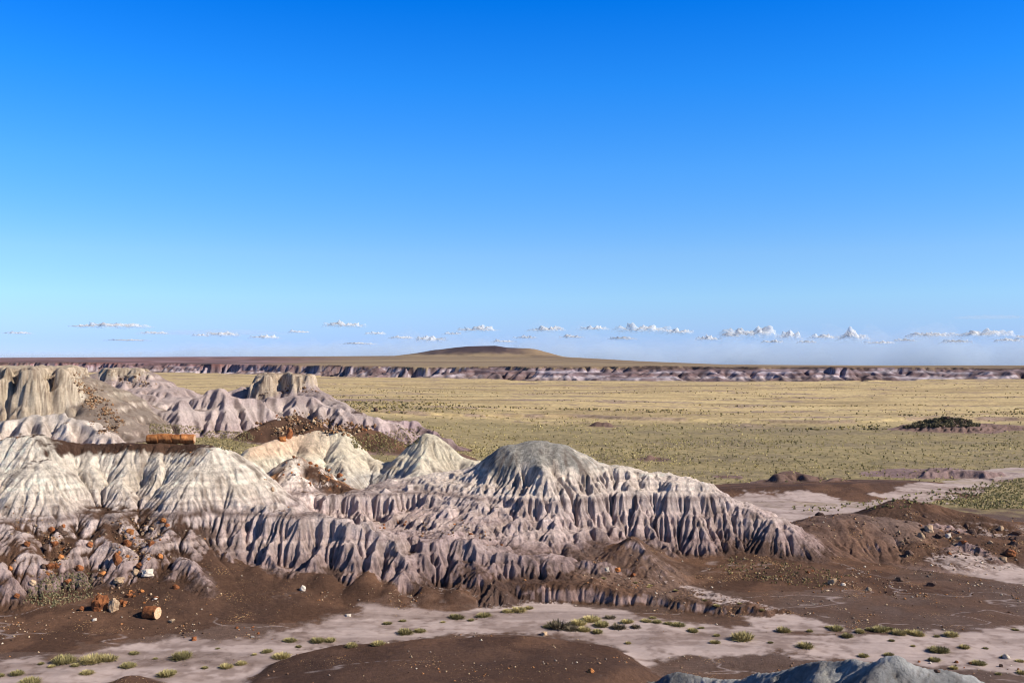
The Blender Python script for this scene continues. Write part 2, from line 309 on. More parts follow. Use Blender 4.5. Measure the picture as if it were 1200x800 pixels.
g2.H = bring(Hc) + .16 * bring(g.K) * fbm(g2.X * 1.6, g2.Y * 2.2, 3, 71)
g2.K = bring(g.K); bt2 = bring(bt)
ribs, sl0 = lic(g2.H, g2.res, 40, 13, h=1., cell=7., pre=14)
ribsw, _ = lic(g2.H, g2.res, 40, 53, h=1., cell=11., pre=14)
vary = sst(-.3, .5, fbm(g2.X * .12, g2.Y * .12, 2, 57)); ribs = ribs * vary + ribsw * (1 - vary)
ribs2, _ = lic(g2.H, g2.res, 26, 14, h=1., cell=3.2, pre=6)
big_ = sst(.35, .9, g2.K)
wr = sst(.35, .9, sl0) * np.clip(g2.K * 1.6, 0, 1)
g2.H = g2.H + ((.15 * ribs - .34 * np.exp(-(ribs / .24) ** 2)) * (.25 + .75 * big_) - .22 * np.exp(-(ribs2 / .24) ** 2) + .05 * ribs2) * wr
g2.H, g2.A = erode(g2.H, g2.res, g2.K, 38, .024, .004, mexp=.38, hard=lambda H: hard_near(H + bt2), A=bring(Ac) * 7)
g2.soil = {c: bring(g.soil[c]) for c in CH}
g2.reg = g.reg[np.clip(np.round(fy).astype(int), 0, g.H.shape[0] - 1), np.clip(np.round(fx).astype(int), 0, g.H.shape[1] - 1)]
st, sl_ = lic(g2.H, g2.res, 12, 3, cell=1.4)
g2.streak = st
g2.H = g2.H + (np.clip(g2.K * 2 + .5 * (g2.reg == R_CENTRE), 0, 1) * (.05 * fbm(g2.X * 2.9, g2.Y * 2.9, 2, 77) + .03 * rng.standard_normal(g2.H.shape))).astype(np.float32)
rb3, _ = lic(g2.H, g2.res, 16, 23, cell=2.4, pre=3)
g2.H = g2.H + ((.06 * st + .03 * rb3 - .17 * np.exp(-(rb3 / .26) ** 2)) * (1 - .45 * (g2.reg == R_CENTRE) * sst(8.8, 9.8, g2.H)) * sst(.35, .8, sl_) * np.minimum(g2.K, 1)).astype(np.float32)
def blur(a, n):
    a = a.copy()
    for _ in range(n): a[1:-1, 1:-1] = .2 * (a[1:-1, 1:-1] + a[2:, 1:-1] + a[:-2, 1:-1] + a[1:-1, 2:] + a[1:-1, :-2])
    return a
g2.conc = blur(g2.H, 60) - g2.H
_cm = np.maximum(.75 * np.exp(-(rb3 / .26) ** 2), .0)
_big = lic(g2.H, g2.res, 30, 33, cell=5.5, pre=4)[0]
g2.dirt = np.clip((_cm + .9 * np.exp(-(_big / .16) ** 2)) * sst(.35, .8, sl_) * sst(-.6, .5, fbm(g2.X * .3, g2.Y * .3, 3, 611) + .2), 0, 1).astype(np.float32)  # gully-floor sediment, deepened as painted shade along the creases
g2.wash = (lic(g2.H, g2.res, 30, 37, cell=9., pre=8)[0]).astype(np.float32)
print('near', time.time() - T0)

# the pale hill by the camera, on a fine grid of its own
g3 = Grid(2, 34, 38, 64, .12)
fx = (g3.X - g.x0) / g.res; fy = (g3.Y - g.y0) / g.res
g3.H = bring(Hc) + .10 * bring(g.K) * fbm(g3.X * 1.6, g3.Y * 1.6, 3, 72); g3.K = bring(g.K)
_r, _s = lic(g3.H, g3.res, 30, 63, cell=6., pre=10)
g3.H = g3.H - (.28 * np.exp(-(_r / .3) ** 2) * sst(.35, .8, _s) * np.clip(g3.K * 2.5, 0, 1)).astype(np.float32)
g3.H, g3.A = erode(g3.H, g3.res, g3.K * 1.5, 40, .02, .005, mexp=.38)
_q = lic(g3.H, g3.res, 14, 65, cell=2.2)[0]; g3.H = g3.H - (.10 * np.exp(-(_q / .22) ** 2) - .04 * fbm(g3.X * 3, g3.Y * 3, 3, 66)).astype(np.float32) * np.clip(g3.K * 3, 0, 1)
g3.dirt = (.6 * np.exp(-(_q / .18) ** 2) * np.clip(g3.K * 3, 0, 1)).astype(np.float32)
g3.soil = {c: bring(g.soil[c]) for c in CH}; g3.streak = lic(g3.H, g3.res, 12, 64, cell=1.5)[0]
g3.reg = g.reg[np.clip(np.round(fy).astype(int), 0, g.H.shape[0] - 1), np.clip(np.round(fx).astype(int), 0, g.H.shape[1] - 1)]
g.H = Hc; g.A = Ac; g.streak = g.H * 0
# ================================================================ middle grid: mesas and purple hills behind
m = Grid(-150, 175, 136, 345, .36)
def build_mid(m):
    m.H = ground(m.X, m.Y)
    S = m.ridge
    # big left mesa
    S([(-300, 470, 190), (-60, 462, 178), (0, 463, 174), (60, 463, 173), (95, 470, 178), (140, 470, 200)], .8, .5, r=2, w=1, reg=R_MESA, K=.8, soil=WH, k=1.)
    S([(-250, 486, 156), (-60, 484, 153), (0, 489, 152), (30, 481.5, 153), (75, 481.5, 153), (100, 487, 152), (118, 502, 148), (145, 517, 145)], 1.0, .7, r=1, reg=R_MESA, K=1.2, soil=dict(purple=.25), k=.5)
    for a in ([(30, 484, 152), (26, 505, 146)], [(75, 484, 152), (84, 508, 146)], [(50, 484, 152), (52, 508, 146)], [(0, 490, 151), (-6, 512, 146)]):
        S(a, 1., r=.6, reg=R_MESA, K=1.2, soil=dict(purple=.25), k=.4)
    S([(82, 434, 178), (96, 455, 172), (112, 478, 165), (136, 508, 157)], .6, .5, r=1.5, w=1., reg=R_MESA, K=.5, soil=dict(brown=.6, tan=.4), k=.6)
    MP = [(-320, 430, 175), (-60, 430, 166), (-20, 430, 165), (-12, 430, 169), (-4, 430, 169), (3, 430, 164), (8, 430, 165), (10, 430, 178), (25, 430, 178), (28, 430, 164), (33, 430, 163.5), (46, 430, 164), (50, 430, 165.5), (53, 430, 178), (67, 430, 178), (70, 430, 166), (82, 430, 167), (92, 431, 180), (98, 432, 215), (-320, 430, 215)]
    for q, (tz, bi, mm) in enumerate(((18.9, 0, 9), (17.4, .7, 8), (15.9, 1.3, 7), (14.0, 1.7, 6), (12.6, 2.6, 1.6))):
        m.mesa(MP, lambda X, Y: tz + (.5 if q == 0 else .25) * fbm(X * .5, Y * .5, 3, 81 + q), m=mm, bias=bi, seed=21 + q, reg=R_MESA, K=.10 + .05 * q, soil=dict(cream=.5, tan=1.), k=.06, wob=1.1, ws=.7)
    # small capped butte and the long purple slope under it
    S([(60, 452, 240), (110, 447, 245), (150, 440, 250), (180, 445, 246), (205, 465, 232)], .35, .4, r=2, w=1, reg=R_BUTTE, K=.8, soil=dict(purple=.6), k=1.)
    S([(118, 436, 250), (172, 436, 250)], .55, .6, r=1, w=1, reg=R_BUTTE, K=.5, soil=dict(brown=.4, purple=.3), k=.6)
    S([(172, 440, 247), (190, 452, 240), (204, 464, 232)], .5, r=1, reg=R_BUTTE, K=.8, soil=dict(purple=.8), k=.6)
    S([(90, 462, 215), (130, 458, 215), (175, 462, 212), (210, 470, 210)], .35, r=2, reg=R_BUTTE, K=1., soil=dict(purple=.5), k=1.)
    for q, (tz, bi, mm) in enumerate(((18.3, 0, 8), (17.2, .7, 6))):
        m.mesa([(117, 432, 249), (128, 432, 246), (145, 432, 248), (160, 432, 246), (174, 433, 249), (172, 432, 262), (120, 432, 262)], lambda X, Y: tz + .4 * fbm(X * .5, Y * .5, 3, 83), m=mm, bias=bi, seed=31 + q, reg=R_BUTTE, K=.1, soil=dict(cream=.6, tan=1.), k=.12, wob=1.2, ws=.6)
    # pale mounds
    S([(136, 480, 186), (150, 467, 186), (160, 465, 186), (174, 470, 185), (190, 482, 182)], .9, r=1.2, reg=R_PURPLE, K=1., soil=WH, k=.5)
    S([(158, 467, 185), (160, 480, 180), (163, 494, 175)], .9, r=1., reg=R_PURPLE, K=1., soil=WH, k=.4)
    S([(196, 480, 181), (211, 463.5, 183), (222, 474, 182)], 1., r=.8, reg=R_PURPLE, K=1., soil=PU and dict(purple=.3), k=.4)
    S([(211, 465, 182), (208, 482, 178), (206, 500, 173)], 1.0, r=.8, reg=R_PURPLE, K=1., soil=dict(purple=.2), k=.4)
    S([(222, 470, 191), (240, 456, 191), (249, 451, 191), (259, 451, 191), (270, 457, 191), (285, 463, 192), (305, 466, 194)], 1., r=.8, reg=R_PURPLE, K=1.1, soil=dict(purple=.5), k=.4)
    for a in ([(255, 453, 190), (250, 475, 184), (243, 500, 178)], [(262, 456, 189), (266, 480, 183), (268, 500, 179)], [(285, 466, 190), (290, 485, 185)]):
        S(a, 1., r=.6, reg=R_PURPLE, K=1.1, soil=dict(purple=.5), k=.4)
    S([(272, 458, 232), (285, 452, 234), (300, 452, 236)], .5, r=2, reg=R_PURPLE, K=.8, soil=WH, k=.5)
    # castle ridge
    S([(290, 462, 228), (330, 458, 226), (362, 452, 226), (380, 461, 220), (400, 472, 214), (418, 482, 209)], .62, .7, r=1.2, w=1, reg=R_PURPLE, K=.7, soil=dict(purple=.25, brown=.15), k=.5)
    for q, (tz, bi, mm) in enumerate(((17.2, -.3, 8), (15.6, .3, 6), (13.8, .9, 5))):
        m.mesa([(299, 437, 226), (308, 437, 224), (320, 437, 225), (327, 437, 229), (334, 437, 226), (350, 437, 224.5), (364, 437, 226), (366, 437, 236), (300, 437, 238)], lambda X, Y: tz + 1.0 * fbm(X * .4, Y * .4, 3, 85), m=mm, bias=bi, seed=41 + q, reg=R_PURPLE, K=.15, soil=dict(cream=.4, tan=1.), k=.12, wob=1.5, ws=.5)
    S([(280, 470, 200), (300, 466, 201), (330, 463, 202), (346, 458.5, 204), (366, 462, 203), (388, 473, 200), (412, 481, 198), (440, 487, 198), (462, 491, 202)], .8, .6, r=.8, reg=R_PURPLE, K=1.2, soil=dict(purple=.7), k=.4)
    for a in ([(310, 467, 199), (298, 490, 190)], [(346, 462, 201), (342, 478, 195)], [(375, 470, 199), (376, 492, 192)], [(395, 477, 197), (402, 497, 190)]):
        S(a, .9, r=.6, reg=R_PURPLE, K=1.2, soil=dict(purple=.7), k=.3)
    S([(430, 486, 215), (445, 487, 217), (456, 492, 216)], .8, r=.8, reg=R_PURPLE, K=1.2, soil=dict(purple=.7), k=.3)
    S([(455, 493, 214), (470, 490, 215), (485, 491, 215), (500, 499, 213), (518, 506.5, 210)], .7, r=.8, reg=R_PURPLE, K=1.3, soil=dict(purple=.9), k=.3)
    # brown rubble mounds
    S([(300, 500, 178), (322, 491, 181), (346, 486, 183), (368, 494, 181), (388, 503, 179)], .62, r=1.2, reg=R_DEBRIS, K=.2, soil=BR, k=.5)
    S([(402, 505, 185), (420, 499, 187), (440, 504, 187)], .5, r=1., reg=R_DEBRIS, K=.2, soil=BR, k=.4)
    S([(520, 534, 148), (535, 531, 149), (550, 538, 148)], .4, r=1, reg=R_DEBRIS, K=.2, soil=BR, k=.4)
    # dark hillock on the plain, scarps and low banks
    S([(1052, 502, 290), (1075, 495, 292), (1098, 489.5, 293), (1118, 489, 293), (1140, 494, 294), (1200, 499, 294), (1300, 500, 294)], .3, .3, r=1.5, reg=R_DARK, K=.8, soil=dict(brown=.5, purple=.3), k=.5)
    S([(690, 499, 305), (702, 492.5, 306), (712, 494, 305), (716, 499, 303)], .6, r=.6, reg=R_DARK, K=.8, soil=dict(brown=.8), k=.3)
    for x, y, d in ((908, 553, 163), (926, 548, 165), (945, 554, 163), (975, 558, 160), (760, 530, 203), (850, 553, 172)):
        S([(x, y, d), (x + 9, y + 1, d)], .5, r=.5, reg=R_DARK, K=1.2, soil=dict(brown=.7, purple=.3), k=.3)
    S([(1088, 553, 172), (1120, 549, 173), (1150, 552, 171), (1170, 560, 167)], 1.2, .1, r=.3, reg=R_DARK, K=1.6, soil=dict(purple=.8), k=.2)
    S([(830, 573, 150), (900, 570, 150), (980, 567, 152), (1060, 565, 154)], .16, .1, r=1, reg=R_SLOPE, K=.1, soil=PB, k=.4)
build_mid(m)
m.H = m.H + .3 * np.clip(m.K, 0, 1.4) * (fbm(m.X * .5, m.Y * .5, 3, 91) + .5 * np.abs(fbm(m.X * .25, m.Y * .25, 2, 93)))
btm = .6 * fbm(m.X * .03, m.Y * .03, 2, 78)
ribs, sl0 = lic(m.H, m.res, 22, 15, cell=3., pre=5)
m.H = m.H + (.3 * ribs - .45 * np.exp(-(ribs / .3) ** 2)) * sst(.35, .9, sl0) * np.clip(m.K, 0, 1)
m.H, m.A = erode(m.H, m.res, m.K, 80, .026, .004, mexp=.42, hard=lambda H: (.8 + .45 * np.sin((H + btm) * 3.3)).astype(np.float32))
st, sl_ = lic(m.H, m.res, 7, 4, cell=1.3); m.streak = st
m.H = m.H + (.10 * st * sst(.35, .8, sl_) * np.minimum(m.K, 1)).astype(np.float32)
_l = lic(m.H, m.res, 14, 34, cell=2.5, pre=3)[0]
m.dirt = (.8 * np.exp(-(_l / .25) ** 2) * sst(.35, .8, sl_)).astype(np.float32)
print('mid', time.time() - T0)

# ================================================================ far grid: the long wall of painted badlands
f = Grid(-1400, 800, 860, 2450, 3.2)
fpx = f.X / f.Y * F + 600
ys = scarp_y(fpx)
wob = 38 * fbm(f.X * .012, f.Y * .012, 3, 101) + 44 * np.abs(fbm(f.X * .018, f.Y * .018, 3, 105)) * (1 + .8 * fbm(f.X * .004, f.Y * .004, 2, 107)) + 26 * np.abs(fbm(f.X * .07, f.Y * .05, 3, 108))
s_ = (f.Y - ys + wob)
top = ground(f.X, f.Y + 300) 
base = ground(f.X, np.minimum(f.Y, ys + 20))
ramp = np.clip((s_ + 10) / (95 + 50 * fbm(f.X * .006, f.Y * .006, 2, 109)), 0, 1)
ter = np.interp(ramp, [0, .12, .3, .45, .62, .75, 1], [0, .22, .34, .6, .68, .93, 1])
topz = 13.8 + 6 * sst(520, 0, fpx) + 1.2 * fbm(f.X * .01, f.Y * .01, 2, 110)
f.H = (base + (topz - base) * ter).astype(np.float32)
far_up = ground(f.X, f.Y)
f.H = np.where(s_ > 135, f.H * (1 - sst(135, 320, s_)) + np.maximum(far_up, f.H - 2) * sst(135, 320, s_), f.H)
f.K = sst(-40, -25, s_) * (1 - sst(125, 160, s_)); 
f.reg = np.where(f.K > .05, R_CLIFF, np.where(s_ > 100, R_UPLAND, R_PLAIN)).astype(np.int8)
f.ridge([(391, 443, 900), (400, 440.5, 902), (418, 441, 904), (432, 444, 900)], .5, r=2, w=3, reg=R_CLIFF, K=1, k=1)
f.ridge([(449, 444, 900), (458, 441, 905), (470, 444, 905), (481, 446, 900)], .5, r=2, w=3, reg=R_CLIFF, K=1, k=1)
f.ridge([(1010, 444, 1010), (1050, 442.5, 1020), (1090, 443, 1020)], .3, r=3, w=3, reg=R_CLIFF, K=1, k=1)
f.ridge([(570, 446, 1000), (620, 444.5, 1010), (660, 445.5, 1010)], .25, r=3, w=3, reg=R_CLIFF, K=1, k=1)
f.H = f.H + f.K * (2.6 * fbm(f.X * .06, f.Y * .06, 4, 111))
ribs, sl0 = lic(f.H, f.res, 9, 25, cell=2.6, pre=3)
f.H = f.H + (1.6 * ribs - 2.6 * np.exp(-(ribs / .35) ** 2)) * f.K
f.H, f.A = erode(f.H, f.res, f.K, 110, .05, .004)
f.streak = lic(f.H, f.res, 4, 5)[0]
f.H += .3 * f.K * f.streak
f.soil = None
print('far', time.time() - T0)

# ================================================================ the terrain sheet
def rows():
    r = [np.arange(38, 62, .3), np.arange(62, 80, .16), np.arange(80, 112, .115), np.arange(112, 142, .18), np.arange(142, 250, .42)]
    y = 250.; q = []
    while y < 860: q.append(y); y *= 1.0045
    r.append(np.array(q)); r.append(np.arange(y, 1000, 5)); r.append(np.arange(1000, 1330, 2.2))
    y = 1330.; q = []
    while y < 2450: q.append(y); y += 5.
    while y < 7400: q.append(y); y *= 1.012
    r.append(np.array(q)); return np.concatenate(r).astype(np.float32)
RY = rows(); NU = 1240
RU = np.linspace(-.64, .64, NU).astype(np.float32)
TX = RU[None, :] * RY[:, None]; TY = np.repeat(RY[:, None], NU, 1)
H = ground(TX, TY)
reg = np.where(TY > scarp_y(TX / TY * F + 600) + 100, R_UPLAND, R_PLAIN).astype(np.int8)
soil = {c: np.zeros(H.shape, np.float32) for c in CH}
Kv = np.zeros(H.shape, np.float32); STR = np.zeros(H.shape, np.float32); FLOW = np.zeros(H.shape, np.float32); CONC = np.zeros(H.shape, np.float32); DIRT_SHADE = np.zeros(H.shape, np.float32); STAIN = np.zeros(H.shape, np.float32)
def lay(gr, fade):
    global H, reg
    x1 = gr.x[-1]; y1 = gr.y[-1]
    e = np.minimum(np.minimum(TX - gr.x0, x1 - TX), np.minimum(TY - gr.y0, y1 - TY))
    w = sst(0, fade, e)
    if gr is g or gr is g3: w = sst(0, fade, np.minimum(np.minimum(TX - gr.x0, x1 - TX), y1 - TY))
    k = w > 0
    fx = (TX[k] - gr.x0) / gr.res; fy = (TY[k] - gr.y0) / gr.res; wk = w[k]
    H[k] = H[k] * (1 - wk) + samp(gr.H, fx, fy) * wk
    r_ = gr.reg[np.clip(np.round(fy).astype(int), 0, gr.H.shape[0] - 1), np.clip(np.round(fx).astype(int), 0, gr.H.shape[1] - 1)]
    rr = reg[k]; reg[k] = np.where(wk > .5, np.where((r_ == 0), rr, r_), rr)
    Kv[k] = Kv[k] * (1 - wk) + samp(gr.K, fx, fy) * wk
    STR[k] = STR[k] * (1 - wk) + samp(gr.streak, fx, fy) * wk
    FLOW[k] = FLOW[k] * (1 - wk) + samp(gr.A, fx, fy) * gr.res ** 2 * wk
    if gr is g2:
        CONC[k] = samp(gr.conc, fx, fy) * wk; DIRT_SHADE[k] = samp(gr.dirt, fx, fy) * wk; STAIN[k] = samp(gr.wash, fx, fy) * wk
    if gr is m or gr is g3: DIRT_SHADE[k] = samp(gr.dirt, fx, fy) * wk
    if gr.soil is not None:
        for c in CH: soil[c][k] = soil[c][k] * (1 - wk) + samp(gr.soil[c], fx, fy) * wk
lay(f, 60); lay(m, 3); lay(g, 5); lay(g3, 1.5); lay(g2, 2.5)
print('sheet', H.shape, time.time() - T0)
def height(x, y):
    u = x / y; i = (u - RU[0]) / (RU[1] - RU[0]); j = np.interp(y, RY, np.arange(len(RY)))
    return samp(H, np.atleast_1d(i), np.atleast_1d(j))
def hit(px, py, far=2000.):
    """where the sight line through a survey bearing meets the terrain"""
    yy = np.concatenate([np.arange(42, 200, .06), np.arange(200, 600, .4), np.arange(600, far, 3)])
    xx = (px - 600) / F * yy; zz = CZ - (py - HY) / F * yy
    h = height(xx, yy); k = np.nonzero(h >= zz)[0]
    if len(k) == 0: return None
    k = k[0]; return float(xx[k]), float(yy[k]), float(h[k])
# ================================================================ soil colours (as in the ground, but with some crease shade painted into the gullies)
def C(*a): return np.array(a, np.float32)
def mix(a, b, t): return a * (1 - t[..., None]) + b * t[..., None]
gy = np.gradient(H, axis=0) / np.gradient(TY, axis=0); gx = np.gradient(H, axis=1) / np.gradient(TX, axis=1)
gy = gy - 0
SL = np.sqrt(gx ** 2 + (gy + gx * 0) ** 2)
PX = TX / TY * F + 600
n1 = fbm(TX * .35, TY * .35, 4, 201); n2 = fbm(TX * 1.6, TY * 1.6, 4, 205); n3 = fbm(TX * .08, TY * .08, 4, 209)
zz = H + .35 * n3 + .10 * n1
near = TY < 141
# banded clay: beds by height
sz = np.array([-2, 1.6, 2.4, 2.6, 3.4, 4.2, 4.5, 5.4, 6.0, 6.15, 6.5, 6.7, 7.6, 8.1, 8.3, 8.9, 9.5, 10.4, 12.5, 20])
sc = np.array([[.18, .135, .13], [.22, .165, .16], [.30, .235, .23], [.26, .20, .20], [.37, .305, .30], [.45, .385, .37], [.40, .33, .325], [.47, .41, .40], [.44, .385, .375], [.24, .20, .195], [.42, .37, .36], [.52, .47, .44],
               [.55, .50, .46], [.50, .45, .42], [.58, .535, .48], [.55, .51, .46], [.50, .475, .43], [.50, .48, .43], [.52, .50, .44], [.52, .48, .42]])
band = np.stack([np.interp(zz, sz, sc[:, i]) for i in range(3)], -1).astype(np.float32)
# thin beds
thin = np.sin(zz * 9.) * np.sin(zz * 3.7 + 1.) 
band = band * C(1.38, 1.27, 1.17)
bedl = vn(zz * 7.3, zz * 0 + 3.7, 8) + .6 * vn(zz * 17., zz * 0 + 1.3, 9)
zs = H + .10 * n1 + .10 * n3
lines = np.zeros(H.shape, np.float32)
for z0, wd_, am in ((2.7, .12, .35), (3.3, .09, .25), (3.9, .16, .30), (4.5, .08, .35), (5.15, .14, .28), (5.7, .07, .3), (6.25, .10, .45), (6.8, .08, .25), (7.25, .13, .32), (7.8, .07, .28), (8.35, .10, .30), (8.9, .06, .25), (9.5, .12, .22), (10.2, .08, .22), (10.8, .06, .2)):
    lines = np.maximum(lines, am * np.exp(-((zs - z0) / wd_) ** 2) * (.65 + .5 * np.clip(n2 + .3, 0, 1)))
lines = lines * sst(.3, .7, SL)
band = band * (1 - lines[..., None] * C(.92, 1.0, 1.0)) * (1 + (.05 * thin + .16 * bedl - .34 * sst(.5, .85, bedl)) * sst(.3, .8, SL))[..., None]
# grey-green crown of the dome
crown = sst(8.7, 9.1, zz + 1.0 * n1 + .5 * n2 + .25 * STR) * (reg == R_CENTRE)
band = mix(band, C(.29, .27, .235) * (1 + .35 * fbm(TX * 3.1, TY * 3.1, 2, 95))[..., None], crown * .92 * sst(1.3, .5, n2 * .5 + .5 * n1 + .9 * sst(620, 740, PX)))
leftw = ((reg == R_LEFT) & near) * sst(6.5, 8.5, zz)
band = mix(band, C(.76, .66, .54) * (1 + .10 * bedl[..., None]) * (1 - lines[..., None]), leftw.astype(np.float32) * .8)
cream = np.stack([np.interp(zz, [4, 5.6, 6.3, 6.6, 7.5, 9, 11, 13], c) for c in ([.48, .56, .52, .60, .66, .64, .60, .56], [.43, .51, .48, .54, .57, .56, .53, .50], [.38, .45, .43, .45, .44, .42, .40, .36])], -1).astype(np.float32)
peach = sst(8.2, 9.2, zz) * sst(420, 330, PX) * sst(270, 300, PX)
cream = mix(cream, C(.62, .40, .26), peach * .7)
purple = np.stack([np.interp(zz + .3 * n1, [0, 2, 3, 4, 6, 9, 11, 12, 14, 17], c) for c in
                   ([.17, .23, .30, .26, .33, .36, .42, .27, .33, .36], [.125, .17, .24, .20, .26, .30, .36, .21, .26, .30], [.12, .165, .235, .205, .27, .30, .35, .225, .265, .29])], -1).astype(np.float32)
purple = purple * C(1.10, 1.0, .97) * (1 + .14 * bedl[..., None])
# brown debris: several shades, with tan and mauve patches
brown = mix(C(.072, .038, .024), C(.125, .066, .040), sst(-.35, .6, n1 + .3 * n2))
brown = mix(brown, C(.19, .13, .105), sst(.3, .9, n3 + .25 * n2) * .45)
brown = mix(brown, C(.055, .032, .024), sst(.2, .7, -n3 + .3 * n1) * .5)
sand = mix(C(.40, .315, .285), C(.29, .22, .195), sst(-.2, .7, n1 * .6 + n2 * .4 + .5 * fbm(TX * .12, TY * .9, 3, 215)))
pale = mix(C(.46, .45, .43), C(.24, .235, .23), sst(-.1, .6, n1))
# the plain: straw grass over pinkish soil, in drifts that lie across the view
dr = fbm(TX * .012, TY * .035, 4, 221) + .6 * fbm(TX * .05, TY * .12, 4, 225)
gr = mix(C(.50, .375, .19), C(.36, .265, .135), sst(-.3, .7, dr))
gr = mix(gr, C(.55, .43, .22), sst(.1, .9, fbm(TX * .02, TY * .06, 3, 231)) * .7)
gr = mix(gr, C(.20, .155, .08), sst(.25, .7, fbm(TX * .011, TY * .055, 4, 233)) * .6 * sst(280, 360, TY))
gr = mix(gr, C(.19, .155, .075), sst(.2, .8, fbm(TX * .3, TY * .4, 3, 235)) * .5 * sst(500, 300, TY))
soilp = mix(C(.30, .215, .18), C(.19, .13, .105), sst(-.2, .6, n1))
bare = sst(.05, .45, fbm(TX * .03, TY * .07, 4, 241) + .5 * n1 - .30 * sst(230, 345, TY) + .25 * sst(210, 150, TY))
bare = np.maximum(bare, sst(1., .2, np.abs(TY - 333 - .06 * TX - 22 * fbm(TX * .02, TX * 0, 3, 41)) / 6) * .8 * sst(-.3, .3, n3 + .3))
gr = mix(gr, soilp, bare * .85)
gr = mix(gr, C(.22, .18, .09), sst(345, 290, TY + 12 * n3) * .75)
gr = mix(gr, C(.22, .185, .085), sst(700, 200, PX) * sst(260, 180, TY) * .5)
gr = gr * (1 + .22 * fbm(TX * .8, TY * .8, 3, 245))[..., None]
col = gr
# hills
hill = np.clip(soil['brown'] * 0 + Kv * 1.6, 0, 1)
hreg = (reg != R_PLAIN) & (reg != R_CLIFF) & (reg != R_UPLAND)
hc = band
hc = mix(hc, purple, np.maximum(np.clip(soil['purple'], 0, 1), (.75 * ((reg == R_PURPLE) | (reg == R_BUTTE)) + .35 * ((reg == R_MESA) & (H < 13))) * (1 - np.clip(soil['cream'], 0, 1))))
hc = mix(hc, 1.15 * cream * (1 - .7 * lines[..., None]), np.clip(soil['cream'], 0, 1))
hc = mix(hc, C(.20, .13, .085), sst(18.1, 18.5, H + .3 * n2) * (reg == R_MESA) * .8)
hc = mix(hc, mix(C(.50, .40, .29), C(.24, .17, .115), sst(.0, .55, n1 * .3 + .9 * bedl + .35 * n2)), np.clip(soil['tan'], 0, 1) * .85)
hc = mix(hc, pale, np.clip(soil['pale'], 0, 1))
st2 = STR * .5
hc = hc * (1 + np.clip(.12 * STR, -.3, .3) * sst(.3, .8, SL))[..., None]
hc = mix(hc, hc * C(.62, .55, .50), np.clip(sst(.2, 1.6, STAIN) * .4 * near * sst(.3, .7, SL), 0, 1))
hc = mix(hc, C(.13, .088, .068), np.clip(DIRT_SHADE, 0, 1) * .72)  # dark creases: part brown sediment, part shade put into the colour
b_ = np.clip(soil['brown'], 0, 1)
low = ((reg == R_LEFT) | (reg == R_LOW) | (reg == R_CENTRE) | (reg == R_MESA) | (reg == R_PURPLE) | (reg == R_BUTTE) | (reg == R_DEBRIS))
# debris gathers on the gentle slopes and in the floors between the mounds
flat = sst(.36, .2, SL + .12 * n1 + .08 * n2 + .14 * (reg == R_CENTRE))
b_ = np.maximum(b_ * sst(1.7, 1.1, SL - .2 * n2), flat * low * (1 - .9 * crown) * (1 - .95 * (reg == R_CREAM)) * sst(11.5, 10.5, zz + 0) * sst(760, 560, PX * 1.0) * .9)
b_ = np.maximum(b_, np.clip(np.maximum(sst(.6, .35, SL) * sst(10.7, 11.1, H), sst(10.9, 11.3, H + .16 * STR + .25 * n2) * sst(30, 70, PX + 20 * n2) * sst(246, 228, PX)), 0, 1) * (reg == R_LEFT) * near)       # brown flat crest of the left ridge
b_ = np.maximum(b_, low * near * sst(3.1, 2.0, H + .8 * n1 + .9 * (SL - .6)) * .85)
lft = near * sst(300, 225, PX) * sst(7.2, 6.2, H + 1.1 * n1 + .5 * n3) * ((reg == R_LEFT) | (reg == R_LOW) | (reg == R_SLOPE))
b_ = np.maximum(b_, lft * sst(-.18, .10, CONC + .30 * n1 + .12 * n2 - .25 * (SL - .9)))
ctr = near * ((reg == R_CENTRE) | (reg == R_LOW) | (reg == R_LEFT)) * (PX > 260)
b_ = np.maximum(b_, ctr * sst(.22, .5, CONC + .2 * n1) * sst(.9, .5, SL) * sst(6.5, 5.5, H))
b_ = np.maximum(b_, (reg == R_SLOPE) * sst(1.25, .8, SL))
hc = mix(hc, brown, np.clip(b_, 0, 1))
rustb = sst(.1, .6, fbm(TX * .7, TY * .7, 4, 251)) * (reg == R_DEBRIS) * near
hc = mix(hc, C(.30, .15, .07), np.clip(rustb * b_, 0, 1) * .8)
hr = np.maximum(hreg * 1., 0).astype(np.float32)
col = mix(col, hc, hr)
# ground round the foot of the near hills is the same brown and mauve earth, not grass
nearfloor = sst(150, 132, TY + 9 * n1 + 6 * sst(900, 1100, PX)) * (reg == R_PLAIN)
mauve = mix(mix(C(.17, .12, .10), C(.085, .055, .042), sst(-.3, .5, n3 + .5 * n1)), brown, np.float32(.6) * np.ones_like(n1))
col = mix(col, mauve, nearfloor)
